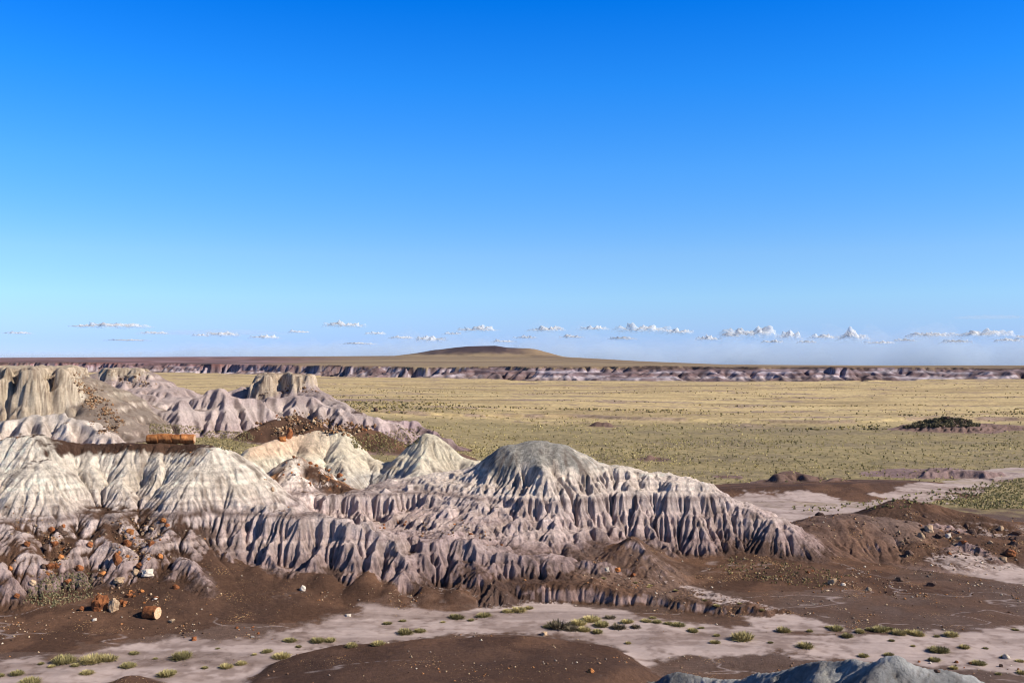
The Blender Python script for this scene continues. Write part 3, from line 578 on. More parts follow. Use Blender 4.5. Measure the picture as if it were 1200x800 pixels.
# dry wash
def gp(pts): return np.array([[(x - 600) / F * (CZ * F / (y - HY)), CZ * F / (y - HY)] for x, y in pts])
washes = [gp([(-200, 900), (-200, 778), (0, 776), (60, 771), (115, 762), (200, 750), (300, 746), (360, 734), (420, 722), (445, 704), (480, 700), (560, 703), (600, 708), (640, 707), (720, 716), (800, 726), (890, 735), (930, 742), (1050, 745), (1140, 741), (1200, 730), (1400, 722), (1400, 800), (1200, 789), (1100, 780), (1000, 771), (900, 765), (830, 762), (780, 770), (740, 790), (690, 812), (640, 812), (690, 790), (735, 772), (740, 757), (700, 751), (640, 745), (560, 742), (480, 747), (400, 755), (345, 762), (300, 790), (280, 830)]),
          gp([(742, 676), (775, 683), (812, 692), (862, 704), (925, 722), (990, 738), (990, 744), (930, 741), (880, 731), (840, 712), (800, 700), (760, 686)]),
          gp([(840, 604), (862, 583), (960, 583), (1010, 588), (1040, 580), (1080, 572), (1120, 560), (1160, 551), (1300, 542), (1300, 556), (1190, 560), (1150, 572), (1110, 586), (1090, 597), (1160, 612), (1400, 622), (1400, 640), (1140, 640), (1040, 618), (940, 612), (900, 606)]),
          gp([(1090, 664), (1130, 660), (1200, 668), (1400, 672), (1400, 690), (1200, 684), (1130, 676)])]
wm = np.zeros(H.shape, np.float32)
for i, P in enumerate(washes):
    kk = TY < 205
    sd = polysd(TX[kk], TY[kk], P)
    wm[kk] = np.maximum(wm[kk], sst(.5, -.5, sd + (.9 if i != 2 else 2.2) * n1[kk] + .5 * n2[kk]))
lowz = sst(1.7, 1.2, H + .3 * SL)
wm = wm * (1 - .30 * sst(.0, .8, n2 + .6 * n1)) * (1 - .35 * sst(.15, .6, fbm(TX * .05 + .05 * TY, TY * .42, 4, 217))) * np.where((reg == R_PALE), 0, 1) * lowz * sst(.45, .25, SL)
wm *= np.where((reg == R_SLOPE) & (TY < 100) & ((PX < 740) | (TY < 80)), sst(.75, .35, H), 1)
# braided tracks in the sand, thin salty veins over the brown flats
ch = np.abs(fbm(TX * .07 + .2 * TY, TY * .30, 3, 261)); 
vein = sst(.035, .0, np.abs(fbm(TX * .10, TY * .22, 4, 271))) * sst(.30, .12, SL) * (TY < 115) * ((reg == R_SLOPE) | (reg == R_PLAIN)) * sst(1.4, .9, H)
col = mix(col, C(.36, .29, .27), np.clip(vein, 0, 1) * .6)
col = mix(col, sand * (1 - .16 * sst(.1, .0, ch))[..., None], wm)
reg = np.where((wm > .5) & ((reg == R_PLAIN) | (reg == R_SLOPE)), R_WASH, reg)
reg = np.where((reg == R_PLAIN) & (nearfloor > .5), R_SLOPE, reg)
# green-grey scrubby patch below the left ridge
gp2 = sst(1, .3, np.hypot((TX + 38.5) / 5.2, (TY - 82.6) / 2.6) + .25 * n1) * (reg == R_SLOPE)
col = mix(col, C(.25, .225, .165), gp2 * .75)
# far wall and upland
fz = np.clip((H - 0) / (13.8 + 6 * sst(520, 0, PX)), 0, 1.3) + .16 * fbm(TX * .012, TY * .012, 4, 281)
wall = np.stack([np.interp(fz, [0, .1, .22, .3, .42, .5, .62, .7, .8, .92, .97, 1.1], c) for c in
                 ([.22, .34, .42, .19, .15, .32, .44, .18, .28, .18, .09, .15], [.17, .28, .37, .13, .105, .265, .39, .125, .225, .115, .06, .11], [.145, .265, .36, .125, .105, .265, .385, .125, .225, .10, .045, .07])], -1).astype(np.float32)
wall = mix(wall, C(.24, .10, .085), sst(420, 150, PX + 40 * n3) * .65 * sst(.45, .7, fz))
pat = fbm(TX * .035, TY * .03, 4, 283)
wall = mix(wall, C(.13, .08, .07), sst(-.1, .25, pat) * .75)
wall = mix(wall, C(.085, .06, .045), sst(.80, .9, fz + .08 * pat) * .8)
wall = wall * C(.88, .87, .95) * (1 + .2 * n3 + .15 * STR)[..., None]
col = mix(col, wall, ((reg == R_CLIFF) & (TY > 700)).astype(np.float32))
up = mix(C(.27, .20, .12), C(.19, .135, .085), sst(-.4, .5, fbm(TX * .0015, TY * .003, 4, 285)))
up = mix(up, C(.11, .055, .040), sst(.15, .6, fbm(TX * .004, TY * .004, 4, 291)) * .7 * sst(2600, 1300, TY))
redz = sst(450, 250, PX + 60 * fbm(TX * .002, TY * .002, 2, 295))
up = mix(up, mix(mix(C(.17, .075, .07), C(.26, .16, .17), sst(-.1, .3, np.sin(TY * .010 + 5 * fbm(TX * .004, TY * .004, 3, 297)))), C(.11, .07, .075), sst(0, .4, fbm(TX * .012, TY * .004, 3, 299))), redz * .85)
hx = (TX - 570 / F * 0); 
hb = hill_z(PX, TY); dark = sst(2, 16, hb + 9 * fbm(TX * .01, TY * .004, 4, 301)) * (TY > 3000)
up = mix(up, mix(C(.052, .036, .042), C(.11, .075, .065), sst(0, .6, fbm(TX * .012, TY * .006, 3, 303))), dark * .95)
tan = sst(3, 12, hb) * sst(40, 12, np.abs(PX - 640)) * (TY > 3000)
up = mix(up, C(.30, .21, .12), tan * .8)
col = mix(col, up, ((reg == R_UPLAND)).astype(np.float32))
col = np.clip(col, .012, .78)
print('colour', time.time() - T0)

# ================================================================ materials
def nt(name):
    m = bpy.data.materials.new(name); m.use_nodes = True; t = m.node_tree; b = t.nodes['Principled BSDF']
    b.inputs['Roughness'].default_value = .95; b.inputs['Specular IOR Level'].default_value = .15
    return m, t, b
def N(t, ty, **kw):
    n = t.nodes.new(ty)
    for k, v in kw.items():
        if k.startswith('i_'):
            key = k[2:]; key = int(key) if key.isdigit() else key.replace('_', ' ')
            n.inputs[key].default_value = v
        else: setattr(n, k, v)
    return n
def earth(name, scale, bump, dist, mott=.25, speck=0., speckcol=(.42, .30, .16, 1)):
    m, t, b = nt(name)
    at = N(t, 'ShaderNodeAttribute', attribute_name='soil')
    geo = N(t, 'ShaderNodeNewGeometry')
    no = N(t, 'ShaderNodeTexNoise', i_Scale=scale, i_Detail=6., i_Roughness=.65); t.links.new(geo.outputs['Position'], no.inputs['Vector'])
    mr = N(t, 'ShaderNodeMapRange'); mr.inputs['From Min'].default_value = .3; mr.inputs['From Max'].default_value = .7
    mr.inputs['To Min'].default_value = 1 - mott; mr.inputs['To Max'].default_value = 1 + mott; t.links.new(no.outputs['Fac'], mr.inputs['Value'])
    vm = N(t, 'ShaderNodeVectorMath', operation='SCALE'); t.links.new(at.outputs['Color'], vm.inputs[0]); t.links.new(mr.outputs['Result'], vm.inputs['Scale'])
    out = vm.outputs['Vector']
    if speck > 0:      # chips of petrified wood and gravel lying on the clay
        vo = N(t, 'ShaderNodeTexVoronoi', i_Scale=5.5); t.links.new(geo.outputs['Position'], vo.inputs['Vector'])
        n2_ = N(t, 'ShaderNodeTexNoise', i_Scale=.35, i_Detail=4.); t.links.new(geo.outputs['Position'], n2_.inputs['Vector'])
        mr2 = N(t, 'ShaderNodeMapRange'); mr2.inputs['From Min'].default_value = .48; mr2.inputs['From Max'].default_value = .75; mr2.inputs['To Min'].default_value = 0.; mr2.inputs['To Max'].default_value = .42
        t.links.new(n2_.outputs['Fac'], mr2.inputs['Value'])
        lt = N(t, 'ShaderNodeMath', operation='LESS_THAN'); t.links.new(vo.outputs['Distance'], lt.inputs[0]); t.links.new(mr2.outputs['Result'], lt.inputs[1])
        sm = N(t, 'ShaderNodeMath', operation='MULTIPLY'); sm.inputs[1].default_value = speck; t.links.new(lt.outputs['Value'], sm.inputs[0])
        hs = N(t, 'ShaderNodeMix', data_type='RGBA'); hs.inputs[6].default_value = speckcol; t.links.new(vo.outputs['Color'], hs.inputs[0]); hs.inputs[7].default_value = (.30, .13, .05, 1)
        mx = N(t, 'ShaderNodeMix', data_type='RGBA'); t.links.new(sm.outputs['Value'], mx.inputs[0]); t.links.new(out, mx.inputs[6]); t.links.new(hs.outputs[2], mx.inputs[7])
        out = mx.outputs[2]
    t.links.new(out, b.inputs['Base Color'])
    if bump:
        nb = N(t, 'ShaderNodeTexNoise', i_Scale=scale * 2.2, i_Detail=7., i_Roughness=.7); t.links.new(geo.outputs['Position'], nb.inputs['Vector'])
        bp = N(t, 'ShaderNodeBump', i_Strength=bump, i_Distance=dist); t.links.new(nb.outputs['Fac'], bp.inputs['Height']); t.links.new(bp.outputs['Normal'], b.inputs['Normal'])
    return m
M = dict(clay=earth('cracked_clay', 2.6, 1., .34, .20), brown=earth('brown_debris', 3., .8, .12, .28, .8), sand=earth('wash_sand', 1.6, .35, .06, .10), grass=earth('straw_grassland', .9, .8, .35, .30),
         far=earth('far_clay', .25, .3, 1.5, .2), upland=earth('upland', .05, .3, 3., .2))
# ================================================================ cut the sheet into its landforms (they share their edges)
INFO = {R_PLAIN: ('grassland', 'wide straw coloured grass plain stretching from the hills to the far wall', 'plain', 'grass'),
        R_WASH: ('dry_wash', 'pale sandy bed of the dry wash winding across the foreground', 'dry wash', 'sand'),
        R_SLOPE: ('brown_earth', 'dark brown earth flats and aprons at the foot of the hills', 'bare ground', 'brown'),
        R_LEFT: ('white_ridge', 'creamy white ridge at left with a brown flat crest under the petrified log', 'hill', 'clay'),
        R_LOW: ('fluted_ridge', 'low lavender fluted ridges and mounds in front of the white ridge', 'hill', 'clay'),
        R_CENTRE: ('domed_hill', 'large banded hill with a grey rounded dome in the middle', 'hill', 'clay'),
        R_CREAM: ('cream_ridge', 'cream coloured ridge with two pointed peaks behind the brown debris hill', 'hill', 'clay'),
        R_MESA: ('cliff_mesa', 'flat topped mesa with pale cliff columns at the far left', 'mesa', 'clay'),
        R_BUTTE: ('capped_butte', 'small butte with a thin cap over purple slopes behind the cliff mesa', 'butte', 'clay'),
        R_PURPLE: ('purple_hills', 'purple grey eroded hills with a pale castle like cap on the ridge', 'hill', 'clay'),
        R_DEBRIS: ('debris_hill', 'rusty brown rubble covered hills between the pale ridges', 'hill', 'brown'),
        R_CLIFF: ('badland_wall', 'long low wall of banded badlands across the far edge of the plain', 'cliffs', 'far'),
        R_UPLAND: ('distant_upland', 'distant brown tableland rising to a low broad hill on the skyline', 'terrain', 'upland'),
        R_PALE: ('pale_hill', 'blue grey clay hill top nearest the camera at lower right', 'hill', 'clay'),
        R_RIGHT: ('brown_hills', 'dark brown rounded hills strewn with rocks at right', 'hill', 'brown'),
        R_DARK: ('dark_hillock', 'dark scrubby hillocks and cut banks out on the plain', 'terrain', 'grass')}
nR, nC = H.shape
vid = np.arange(nR * nC, dtype=np.int64).reshape(nR, nC)
Q = np.stack([vid[:-1, :-1], vid[:-1, 1:], vid[1:, 1:], vid[1:, :-1]], -1).reshape(-1, 4)
freg = reg[:-1, :-1].reshape(-1)
V = np.stack([TX, TY, H], -1).reshape(-1, 3).astype(np.float32); colf = np.concatenate([col, np.ones(col.shape[:2] + (1,))], -1).reshape(-1, 4).astype(np.float32)
# shared normals across the cuts
gu = np.gradient(V.reshape(nR, nC, 3), axis=1); gv = np.gradient(V.reshape(nR, nC, 3), axis=0)
NRM = np.cross(gu, gv).reshape(-1, 3); NRM /= np.linalg.norm(NRM, axis=1, keepdims=True) + 1e-12
def props(o, label=None, cat=None, group=None, kind=None):
    if label: o['label'] = label
    if cat: o['category'] = cat
    if group: o['group'] = group
    if kind: o['kind'] = kind
    return o
scn = bpy.context.scene; COL = scn.collection
for r, (nm, lab, cat, mat) in INFO.items():
    fq = Q[freg == r]
    if len(fq) < 4: continue
    used, inv = np.unique(fq, return_inverse=True); inv = inv.reshape(-1).astype(np.int32)
    me = bpy.data.meshes.new(nm); me.vertices.add(len(used)); me.vertices.foreach_set('co', V[used].ravel())
    me.loops.add(len(inv)); me.loops.foreach_set('vertex_index', inv)
    me.polygons.add(len(fq)); me.polygons.foreach_set('loop_start', np.arange(len(fq), dtype=np.int32) * 4)
    me.update(calc_edges=True); me.polygons.foreach_set('use_smooth', np.ones(len(fq), bool))
    ca = me.attributes.new('soil', 'FLOAT_COLOR', 'POINT'); ca.data.foreach_set('color', colf[used].ravel())
    me.normals_split_custom_set_from_vertices(NRM[used])
    me.materials.append(M[mat]); o = bpy.data.objects.new(nm, me); COL.objects.link(o); props(o, lab, cat, kind='structure')
print('mesh', time.time() - T0)

# ================================================================ camera, sun, sky
cam = bpy.data.cameras.new('camera'); co = bpy.data.objects.new('camera', cam); COL.objects.link(co); scn.camera = co
cam.lens = 35.0; cam.sensor_width = 36.0; cam.shift_y = (HY - 400) / 1200; cam.clip_end = 60000; cam.clip_start = .5
co.location = (0, 0, CZ); co.rotation_euler = (math.radians(90), 0, 0)
SE, SA = math.radians(35), math.radians(-17)         # sun height; how far behind the +X side it stands
sv = Vector((math.cos(SE) * math.cos(SA), math.cos(SE) * math.sin(SA), math.sin(SE)))
su = bpy.data.lights.new('sun', 'SUN'); so = bpy.data.objects.new('sun', su); COL.objects.link(so)
su.energy = 5.0; su.angle = math.radians(.5); su.color = (1, .92, .80); so.rotation_euler = sv.to_track_quat('Z', 'Y').to_euler(); so.location = (60, -60, 90)
wd = bpy.data.worlds.new('World'); scn.world = wd; wd.use_nodes = True; wt = wd.node_tree
sky = wt.nodes.new('ShaderNodeTexSky'); sky.sky_type = 'NISHITA'; sky.sun_disc = False; sky.sun_elevation = SE; sky.sun_rotation = math.atan2(sv.x, sv.y)
sky.altitude = 1700; sky.air_density = 1.0; sky.dust_density = .1; sky.ozone_density = 3.
hs = wt.nodes.new('ShaderNodeHueSaturation'); hs.inputs['Saturation'].default_value = 1.25
tc = wt.nodes.new('ShaderNodeTexCoord'); sx = wt.nodes.new('ShaderNodeSeparateXYZ'); wt.links.new(tc.outputs['Generated'], sx.inputs[0])
cr = wt.nodes.new('ShaderNodeValToRGB'); wt.links.new(sx.outputs['Z'], cr.inputs[0])      # clear, dry high-desert air: deeper blue aloft
tint = [(0, (.72, .96, 1.85)), (.0206, (.76, .99, 1.78)), (.0377, (.95, 1.15, 1.67)), (.0633, (1.24, 1.46, 1.71)), (.1057, (1.44, 1.64, 1.83)), (.188, (1.0, 1.80, 2.27)), (.267, (.40, 1.75, 2.61)), (.341, (.03, 1.5, 2.68)), (.42, (.15, .7, 1.2)), (.6, (.2, .34, .5)), (1, (.25, .32, .42))]
while len(cr.color_ramp.elements) < len(tint): cr.color_ramp.elements.new(.5)
for e, (p_, c_) in zip(cr.color_ramp.elements, tint): e.position = p_; e.color = (c_[0] / 3, c_[1] * .96 / 3, c_[2] / 3, 1)
mu = wt.nodes.new('ShaderNodeVectorMath'); mu.operation = 'MULTIPLY'; sc_ = wt.nodes.new('ShaderNodeVectorMath'); sc_.operation = 'SCALE'; sc_.inputs['Scale'].default_value = 3 * .08 / .12 * .785
wt.links.new(sky.outputs[0], hs.inputs['Color']); wt.links.new(hs.outputs[0], mu.inputs[0]); wt.links.new(cr.outputs[0], mu.inputs[1]); wt.links.new(mu.outputs[0], sc_.inputs[0]); wt.links.new(sc_.outputs[0], wt.nodes['Background'].inputs['Color'])
wt.nodes['Background'].inputs['Strength'].default_value = .12
scn.view_settings.view_transform = 'Standard'; scn.view_settings.look = 'None'; scn.view_settings.gamma = 1; scn.view_settings.exposure = .50
scn.cycles.filter_width = 1.1; scn.cycles.max_bounces = 8; scn.cycles.diffuse_bounces = 3; scn.cycles.transparent_max_bounces = 16; scn.cycles.volume_bounces = 2
# ================================================================ loose things
def simple(name, c1, c2, scale=6., bump=.6, dist=.05, rough=.9, var=.25, band=False):
    m, t, b = nt(name); b.inputs['Roughness'].default_value = rough
    tc_ = N(t, 'ShaderNodeTexCoord'); no = N(t, 'ShaderNodeTexNoise', i_Scale=scale, i_Detail=6., i_Roughness=.65); t.links.new(tc_.outputs['Object'], no.inputs['Vector'])
    rp = N(t, 'ShaderNodeValToRGB'); rp.color_ramp.elements[0].position = .36; rp.color_ramp.elements[0].color = (*c1, 1); rp.color_ramp.elements[1].position = .66; rp.color_ramp.elements[1].color = (*c2, 1)
    t.links.new(no.outputs['Fac'], rp.inputs[0])
    oi = N(t, 'ShaderNodeObjectInfo'); mr = N(t, 'ShaderNodeMapRange'); mr.inputs['To Min'].default_value = 1 - var; mr.inputs['To Max'].default_value = 1 + var; t.links.new(oi.outputs['Random'], mr.inputs['Value'])
    vm = N(t, 'ShaderNodeVectorMath', operation='SCALE'); t.links.new(rp.outputs[0], vm.inputs[0]); t.links.new(mr.outputs[0], vm.inputs['Scale']); t.links.new(vm.outputs[0], b.inputs['Base Color'])
    nb = N(t, 'ShaderNodeTexNoise', i_Scale=scale * 3, i_Detail=6.); t.links.new(tc_.outputs['Object'], nb.inputs['Vector'])
    bp = N(t, 'ShaderNodeBump', i_Strength=bump, i_Distance=dist); t.links.new(nb.outputs['Fac'], bp.inputs['Height']); t.links.new(bp.outputs['Normal'], b.inputs['Normal'])
    return m
MR = dict(rust=simple('rust_petrified_wood', (.13, .045, .022), (.36, .135, .05)), orange=simple('orange_petrified_wood', (.20, .065, .022), (.52, .22, .075), 2.2),
          tan=simple('tan_stone', (.30, .19, .11), (.52, .38, .25)), pale=simple('pale_stone', (.46, .38, .30), (.66, .58, .48)), dark=simple('dark_stone', (.055, .035, .028), (.14, .085, .06)),
          grey=simple('grey_stone', (.20, .17, .15), (.36, .31, .27)), cut=simple('cut_wood_face', (.42, .24, .13), (.62, .44, .28), 9.))
import bmesh
def newobj(name, bm, mat, parent=None, smooth=False):
    me = bpy.data.meshes.new(name); bm.to_mesh(me); bm.free(); me.materials.append(mat)
    if smooth: me.polygons.foreach_set('use_smooth', [True] * len(me.polygons))
    o = bpy.data.objects.new(name, me); COL.objects.link(o); o.parent = parent; return o
def rock_bm(seed, sub=3, planes=9, sq=(1, 1, .8), rough=.10):
    rd = random.Random(seed); bm = bmesh.new(); bmesh.ops.create_icosphere(bm, subdivisions=sub, radius=.5)
    pl = []
    for _ in range(planes):
        n = Vector((rd.gauss(0, 1), rd.gauss(0, 1), rd.gauss(0, .8))).normalized(); pl.append((n, rd.uniform(.26, .42)))
    off = Vector((rd.random() * 50, rd.random() * 50, rd.random() * 50))
    for v in bm.verts:
        for n, d in pl:
            q = v.co.dot(n) - d
            if q > 0: v.co -= n * q
        v.co += v.co.normalized() * (mnoise.fractal(v.co * 3.2 + off, 1, 2, 4) * rough)
        v.co = Vector((v.co.x * sq[0], v.co.y * sq[1], v.co.z * sq[2]))
    return bm
ROCKS = {}
def rock(kind, shape, px, py, wpx, hpx, label, group=None, rot=None, cat='boulder', name='boulder', sink=.22, deep=1.):
    """a boulder standing where the sight line meets the ground; wpx, hpx are its apparent size"""
    p = hit(px, py)
    if p is None: return None
    x, y, z = p
    w = wpx * y / F; h = hpx * y / F
    key = (kind, shape)
    if key not in ROCKS:
        sq = {0: (1, 1, .9), 1: (1, .8, .7), 2: (1, .9, .45), 3: (1, .7, 1.), 4: (1, .85, .75)}[shape % 5]
        me = bpy.data.meshes.new(name); bm = rock_bm(100 + shape * 7, 4 if shape > 4 else 3, 7 + shape, (1, 1, 1), .15 if shape > 4 else .07 + .02 * (shape % 3)); bm.to_mesh(me); bm.free(); me.materials.append(MR[kind]); ROCKS[key] = me
    o = bpy.data.objects.new(name, ROCKS[key]); COL.objects.link(o)
    o.scale = (w * 1.1, w * random.uniform(.75, 1.0) * deep, h * 1.25); o.location = (x, y + w * .2, z + h * (.5 - sink)); o.rotation_euler = (random.uniform(-.15, .15), random.uniform(-.12, .12), random.uniform(-.5, .5) if rot is None else rot)
    props(o, label, cat, group); return o

def log_bm(L, r0, r1, seed, ends=True, ax='X', nr=26, ns=28, rough=.07):
    bm = bmesh.new(); rings = []; off = seed * 9.7
    for i in range(nr + 1):
        t = i / nr; ring = []
        for k in range(ns):
            a = 2 * math.pi * k / ns; r = r0 + (r1 - r0) * t
            d = mnoise.fractal(Vector((t * L * 1.3 + off, math.cos(a) * 1.3, math.sin(a) * 1.3)), 1, 2, 5)
            g_ = mnoise.noise(Vector((t * L * .4 + off, math.cos(a) * 4, math.sin(a) * 4)))
            rr = r * (1 + rough * 2.2 * d + .07 * g_)
            e_ = .03 * L * mnoise.noise(Vector((off, a * 2, t * 3))) * (1 if t in (0, 1) else 0)
            ring.append(bm.verts.new((-L / 2 + L * t + e_, rr * math.cos(a), rr * math.sin(a))))
        rings.append(ring)
    for a_, b_2 in zip(rings[:-1], rings[1:]):
        for k in range(ns): bm.faces.new((a_[k], a_[(k + 1) % ns], b_2[(k + 1) % ns], b_2[k]))
    bm.faces.new(rings[0][::-1]); bm.faces.new(rings[-1]) 
    bmesh.ops.recalc_face_normals(bm, faces=bm.faces)
    return bm
def endcap(L, r, seed, side):
    bm = bmesh.new(); c = bm.verts.new((side * (L / 2 + .012), 0, 0)); ring = []
    for k in range(24):
        a = 2 * math.pi * k / 24; rr = r * (.93 + .06 * mnoise.noise(Vector((math.cos(a) * 2, math.sin(a) * 2, seed))))
        ring.append(bm.verts.new((side * (L / 2 + .012), rr * math.cos(a), rr * math.sin(a))))
    back = [bm.verts.new((v.co.x - side * .05, v.co.y, v.co.z)) for v in ring]
    for k in range(24):
        bm.faces.new((c, ring[k], ring[(k + 1) % 24])); bm.faces.new((ring[k], back[k], back[(k + 1) % 24], ring[(k + 1) % 24]))
    bmesh.ops.recalc_face_normals(bm, faces=bm.faces); return bm
def empty(name, loc, rz=0):
    o = bpy.data.objects.new(name, None); COL.objects.link(o); o.location = loc; o.rotation_euler = (0, 0, rz); o.empty_display_size = .2; return o
# the long petrified log lying on the crest of the white ridge
lx, ly = (200.5 - 600) / F * 99.5, 99.5
lz = float(height(lx, ly)[0])
lg = empty('petrified_log', (lx, ly, lz + .02), .04); props(lg, 'long orange brown petrified log lying on the crest of the white ridge', 'petrified log')
xs = -2.36
for i, (L, r0, r1, dz) in enumerate(((1.15, .44, .50, 0), (1.35, .50, .46, .02), (.85, .45, .48, 0), (1.30, .50, .46, -.02))):
    s_o = newobj('log_section', log_bm(L, r0, r1, i + 1, rough=.06), MR['orange'], lg, True)
    s_o.location = (xs + L / 2, 0, .44 + dz); s_o.rotation_euler = (i * 1.3, .015 * (i - 1), .02 * (i - 2)); xs += L + .008
    if i == 0: newobj('broken_end', endcap(L, r0, 3, -1), MR['cut'], s_o)
    if i == 3: newobj('broken_end', endcap(L, r1, 4, 1), MR['cut'], s_o)
# the short round section above the wash
p = hit(176, 725)
sg = empty('log_round', (p[0], p[1] + .3, p[2] - .05), -.28); props(sg, 'short rust log section lying on brown earth, its pale cut end to the right', 'petrified log')
o = newobj('trunk', log_bm(1.05, .50, .47, 21, rough=.09, nr=14), MR['rust'], sg, True); o.location = (0, 0, .45)
o2 = newobj('cut_end', endcap(1.05, .47, 6, 1), MR['cut'], o)
# single boulders
R = rock
R('rust', 7, 116, 716, 19, 24, 'tall rust brown boulder of petrified wood, darker half of the large pair above the wash', name='petrified_boulder', cat='boulder', rot=.1)
R('tan', 8, 131, 717, 14, 21, 'tan and rust boulder leaning on the right side of the tall brown one', rot=.3)
R('rust', 0, 136, 662, 12, 15, 'rust boulder standing alone on the brown slope beneath the small white mounds', name='petrified_boulder')
R('tan', 1, 157, 675, 12, 11, 'square rust and pink block left of the flat pale slab', name='petrified_block', cat='rock')
R('pale', 2, 172, 675, 18, 9, 'flat pale slab lying right of the square pink block', name='stone_slab', cat='rock')
R('rust', 1, 163, 665, 12, 7, 'rust rock tucked behind the flat pale slab', cat='rock')
R('tan', 2, 139, 683, 15, 7, 'flat cream and rust slab lying above the tall rust brown boulder', name='stone_slab', cat='rock')
R('rust', 4, 78, 686, 10, 9, 'rust rock at the top edge of the greenish scrub patch', cat='rock')
R('tan', 1, 37, 685, 9, 7, 'tan rock left of the greenish scrub patch', cat='rock')
R('orange', 0, 11, 668, 6, 5, 'small orange rock below the leftmost pale mound', cat='rock')
R('rust', 4, 56, 668, 14, 9, 'rust rock at the bottom of the rubble gully between the pale mounds', cat='rock')
R('orange', 1, 190, 612, 8, 6, 'orange rock high in the gully under the white dome', cat='rock')
R('rust', 1, 195, 617, 7, 5, 'rust rock just below the orange one in the gully under the white dome', cat='rock')
R('rust', 2, 227, 750, 8, 5, 'low rust rock on the sandy edge left of the rubble pile', cat='rock')
R('pale', 2, 110, 727, 7, 3, 'small white flat rock on the brown flat below the big boulders', cat='rock')
R('pale', 1, 354, 692, 8, 8, 'white and tan rock on the brown knoll below the fluted ridge', cat='rock')
R('pale', 2, 408, 722, 9, 3, 'thin white slab on the brown edge of the wash', cat='rock')
R('pale', 2, 711, 669, 9, 5, 'bright white slab at the back edge of the brown terrace', name='stone_slab', cat='rock')
R('orange', 2, 724, 670, 10, 5, 'orange slab right of the bright white slab', name='stone_slab', cat='rock')
R('rust', 1, 742, 675, 7, 5, 'rust rock at the head of the pale side channel', cat='rock')
R('tan', 4, 976, 685, 11, 9, 'tan boulder on the rubble strewn rise in front of the brown hills')
R('pale', 1, 988, 686, 7, 4, 'pale block just right of the tan boulder on the rubble strewn rise', cat='rock')
R('tan', 1, 1018, 692, 8, 5, 'tan split rock on the rubble strewn rise', cat='rock')
R('dark', 4, 1092, 687, 12, 8, 'dark rust boulder at the right end of the rubble strewn rise')
R('dark', 1, 1054, 681, 12, 6, 'dark brown rock in the middle of the rubble strewn rise', cat='rock')
R('tan', 2, 1090, 623, 13, 9, 'large cream slab tilted on the slope of the right brown hill', name='stone_slab', cat='rock')
R('tan', 0, 1080, 631, 8, 8, 'tan boulder below the large cream slab')
R('pale', 2, 1112, 630, 10, 6, 'pale slab right of the large cream slab', name='stone_slab', cat='rock')
R('tan', 4, 1124, 632, 7, 5, 'tan rock between the pale slab and the grey mound', cat='rock')
R('dark', 0, 1140, 626, 10, 7, 'dark round boulder on the skyline of the right brown hill')
R('dark', 4, 1193, 627, 13, 7, 'dark boulder at the right edge of the view')
R('rust', 1, 1184, 651, 15, 9, 'rust boulder lying beyond the small grey fluted mound')
R('tan', 2, 1177, 658, 12, 6, 'tan slab at the right foot of the small grey fluted mound', name='stone_slab', cat='rock')
R('dark', 0, 1066, 651, 10, 7, 'dark boulder low on the right brown hill')
R('dark', 1, 961, 604, 11, 5, 'dark flat boulder behind the dome of the right brown hill')
R('rust', 3, 338, 514, 10, 14, 'rust pinnacle rock on the left shoulder of the cream ridge', name='pinnacle_rock', cat='rock')
R('orange', 2, 330, 516, 13, 6, 'orange slab beside the rust pinnacle rock on the cream ridge', name='stone_slab', cat='rock')
R('dark', 0, 440, 482, 6, 5, 'black boulder on the crest of the low purple ridge')
R('rust', 0, 398, 559, 7, 5, 'rust boulder on the right flank of the brown debris hill', cat='rock')
R('tan', 0, 319, 575, 5, 5, 'tan rock on the left flank of the brown debris hill', cat='rock')
R('orange', 1, 692, 788, 9, 6, 'orange block on the brown rise in the foreground', name='stone_block', cat='rock')
R('dark', 1, 1098, 788, 10, 4, 'dark flat rock behind the pale hill nearest the camera', cat='rock')
R('pale', 0, 1180, 772, 8, 6, 'pale rock beside the shrub at the right end of the wash', cat='rock')
R('tan', 2, 638, 744, 10, 5, 'tan slab on the near edge of the wash', cat='rock')
R('dark', 2, 1110, 492, 9, 5, 'dark boulder on top of the dark hillock out on the plain')
# groups of loose rocks, each stone an object
for x_, y_, w_, h_, k_, sh in ((30, 640, 8, 6, 'rust', 1), (62, 642, 9, 8, 'rust', 4), (70, 655, 7, 6, 'orange', 1), (55, 690, 8, 6, 'tan', 4), (18, 700, 7, 5, 'rust', 1), (92, 668, 8, 6, 'rust', 0), (104, 640, 7, 6, 'rust', 1), (118, 676, 9, 7, 'orange', 4), (148, 640, 8, 7, 'rust', 0),
                              (176, 640, 8, 6, 'rust', 4), (186, 655, 7, 6, 'orange', 1), (150, 700, 8, 5, 'rust', 4), (165, 694, 6, 4, 'orange', 1), (205, 690, 7, 5, 'rust', 0), (95, 715, 7, 5, 'rust', 1), (140, 708, 7, 6, 'rust', 4), (200, 730, 8, 5, 'tan', 4), (60, 625, 8, 7, 'rust', 0)):
    rock(k_, sh, x_, y_, w_ * 1.15, h_ * 1.15, 'rust brown boulder on the lower left slopes, smaller than the big pair', 'rust boulders on the lower left slopes')
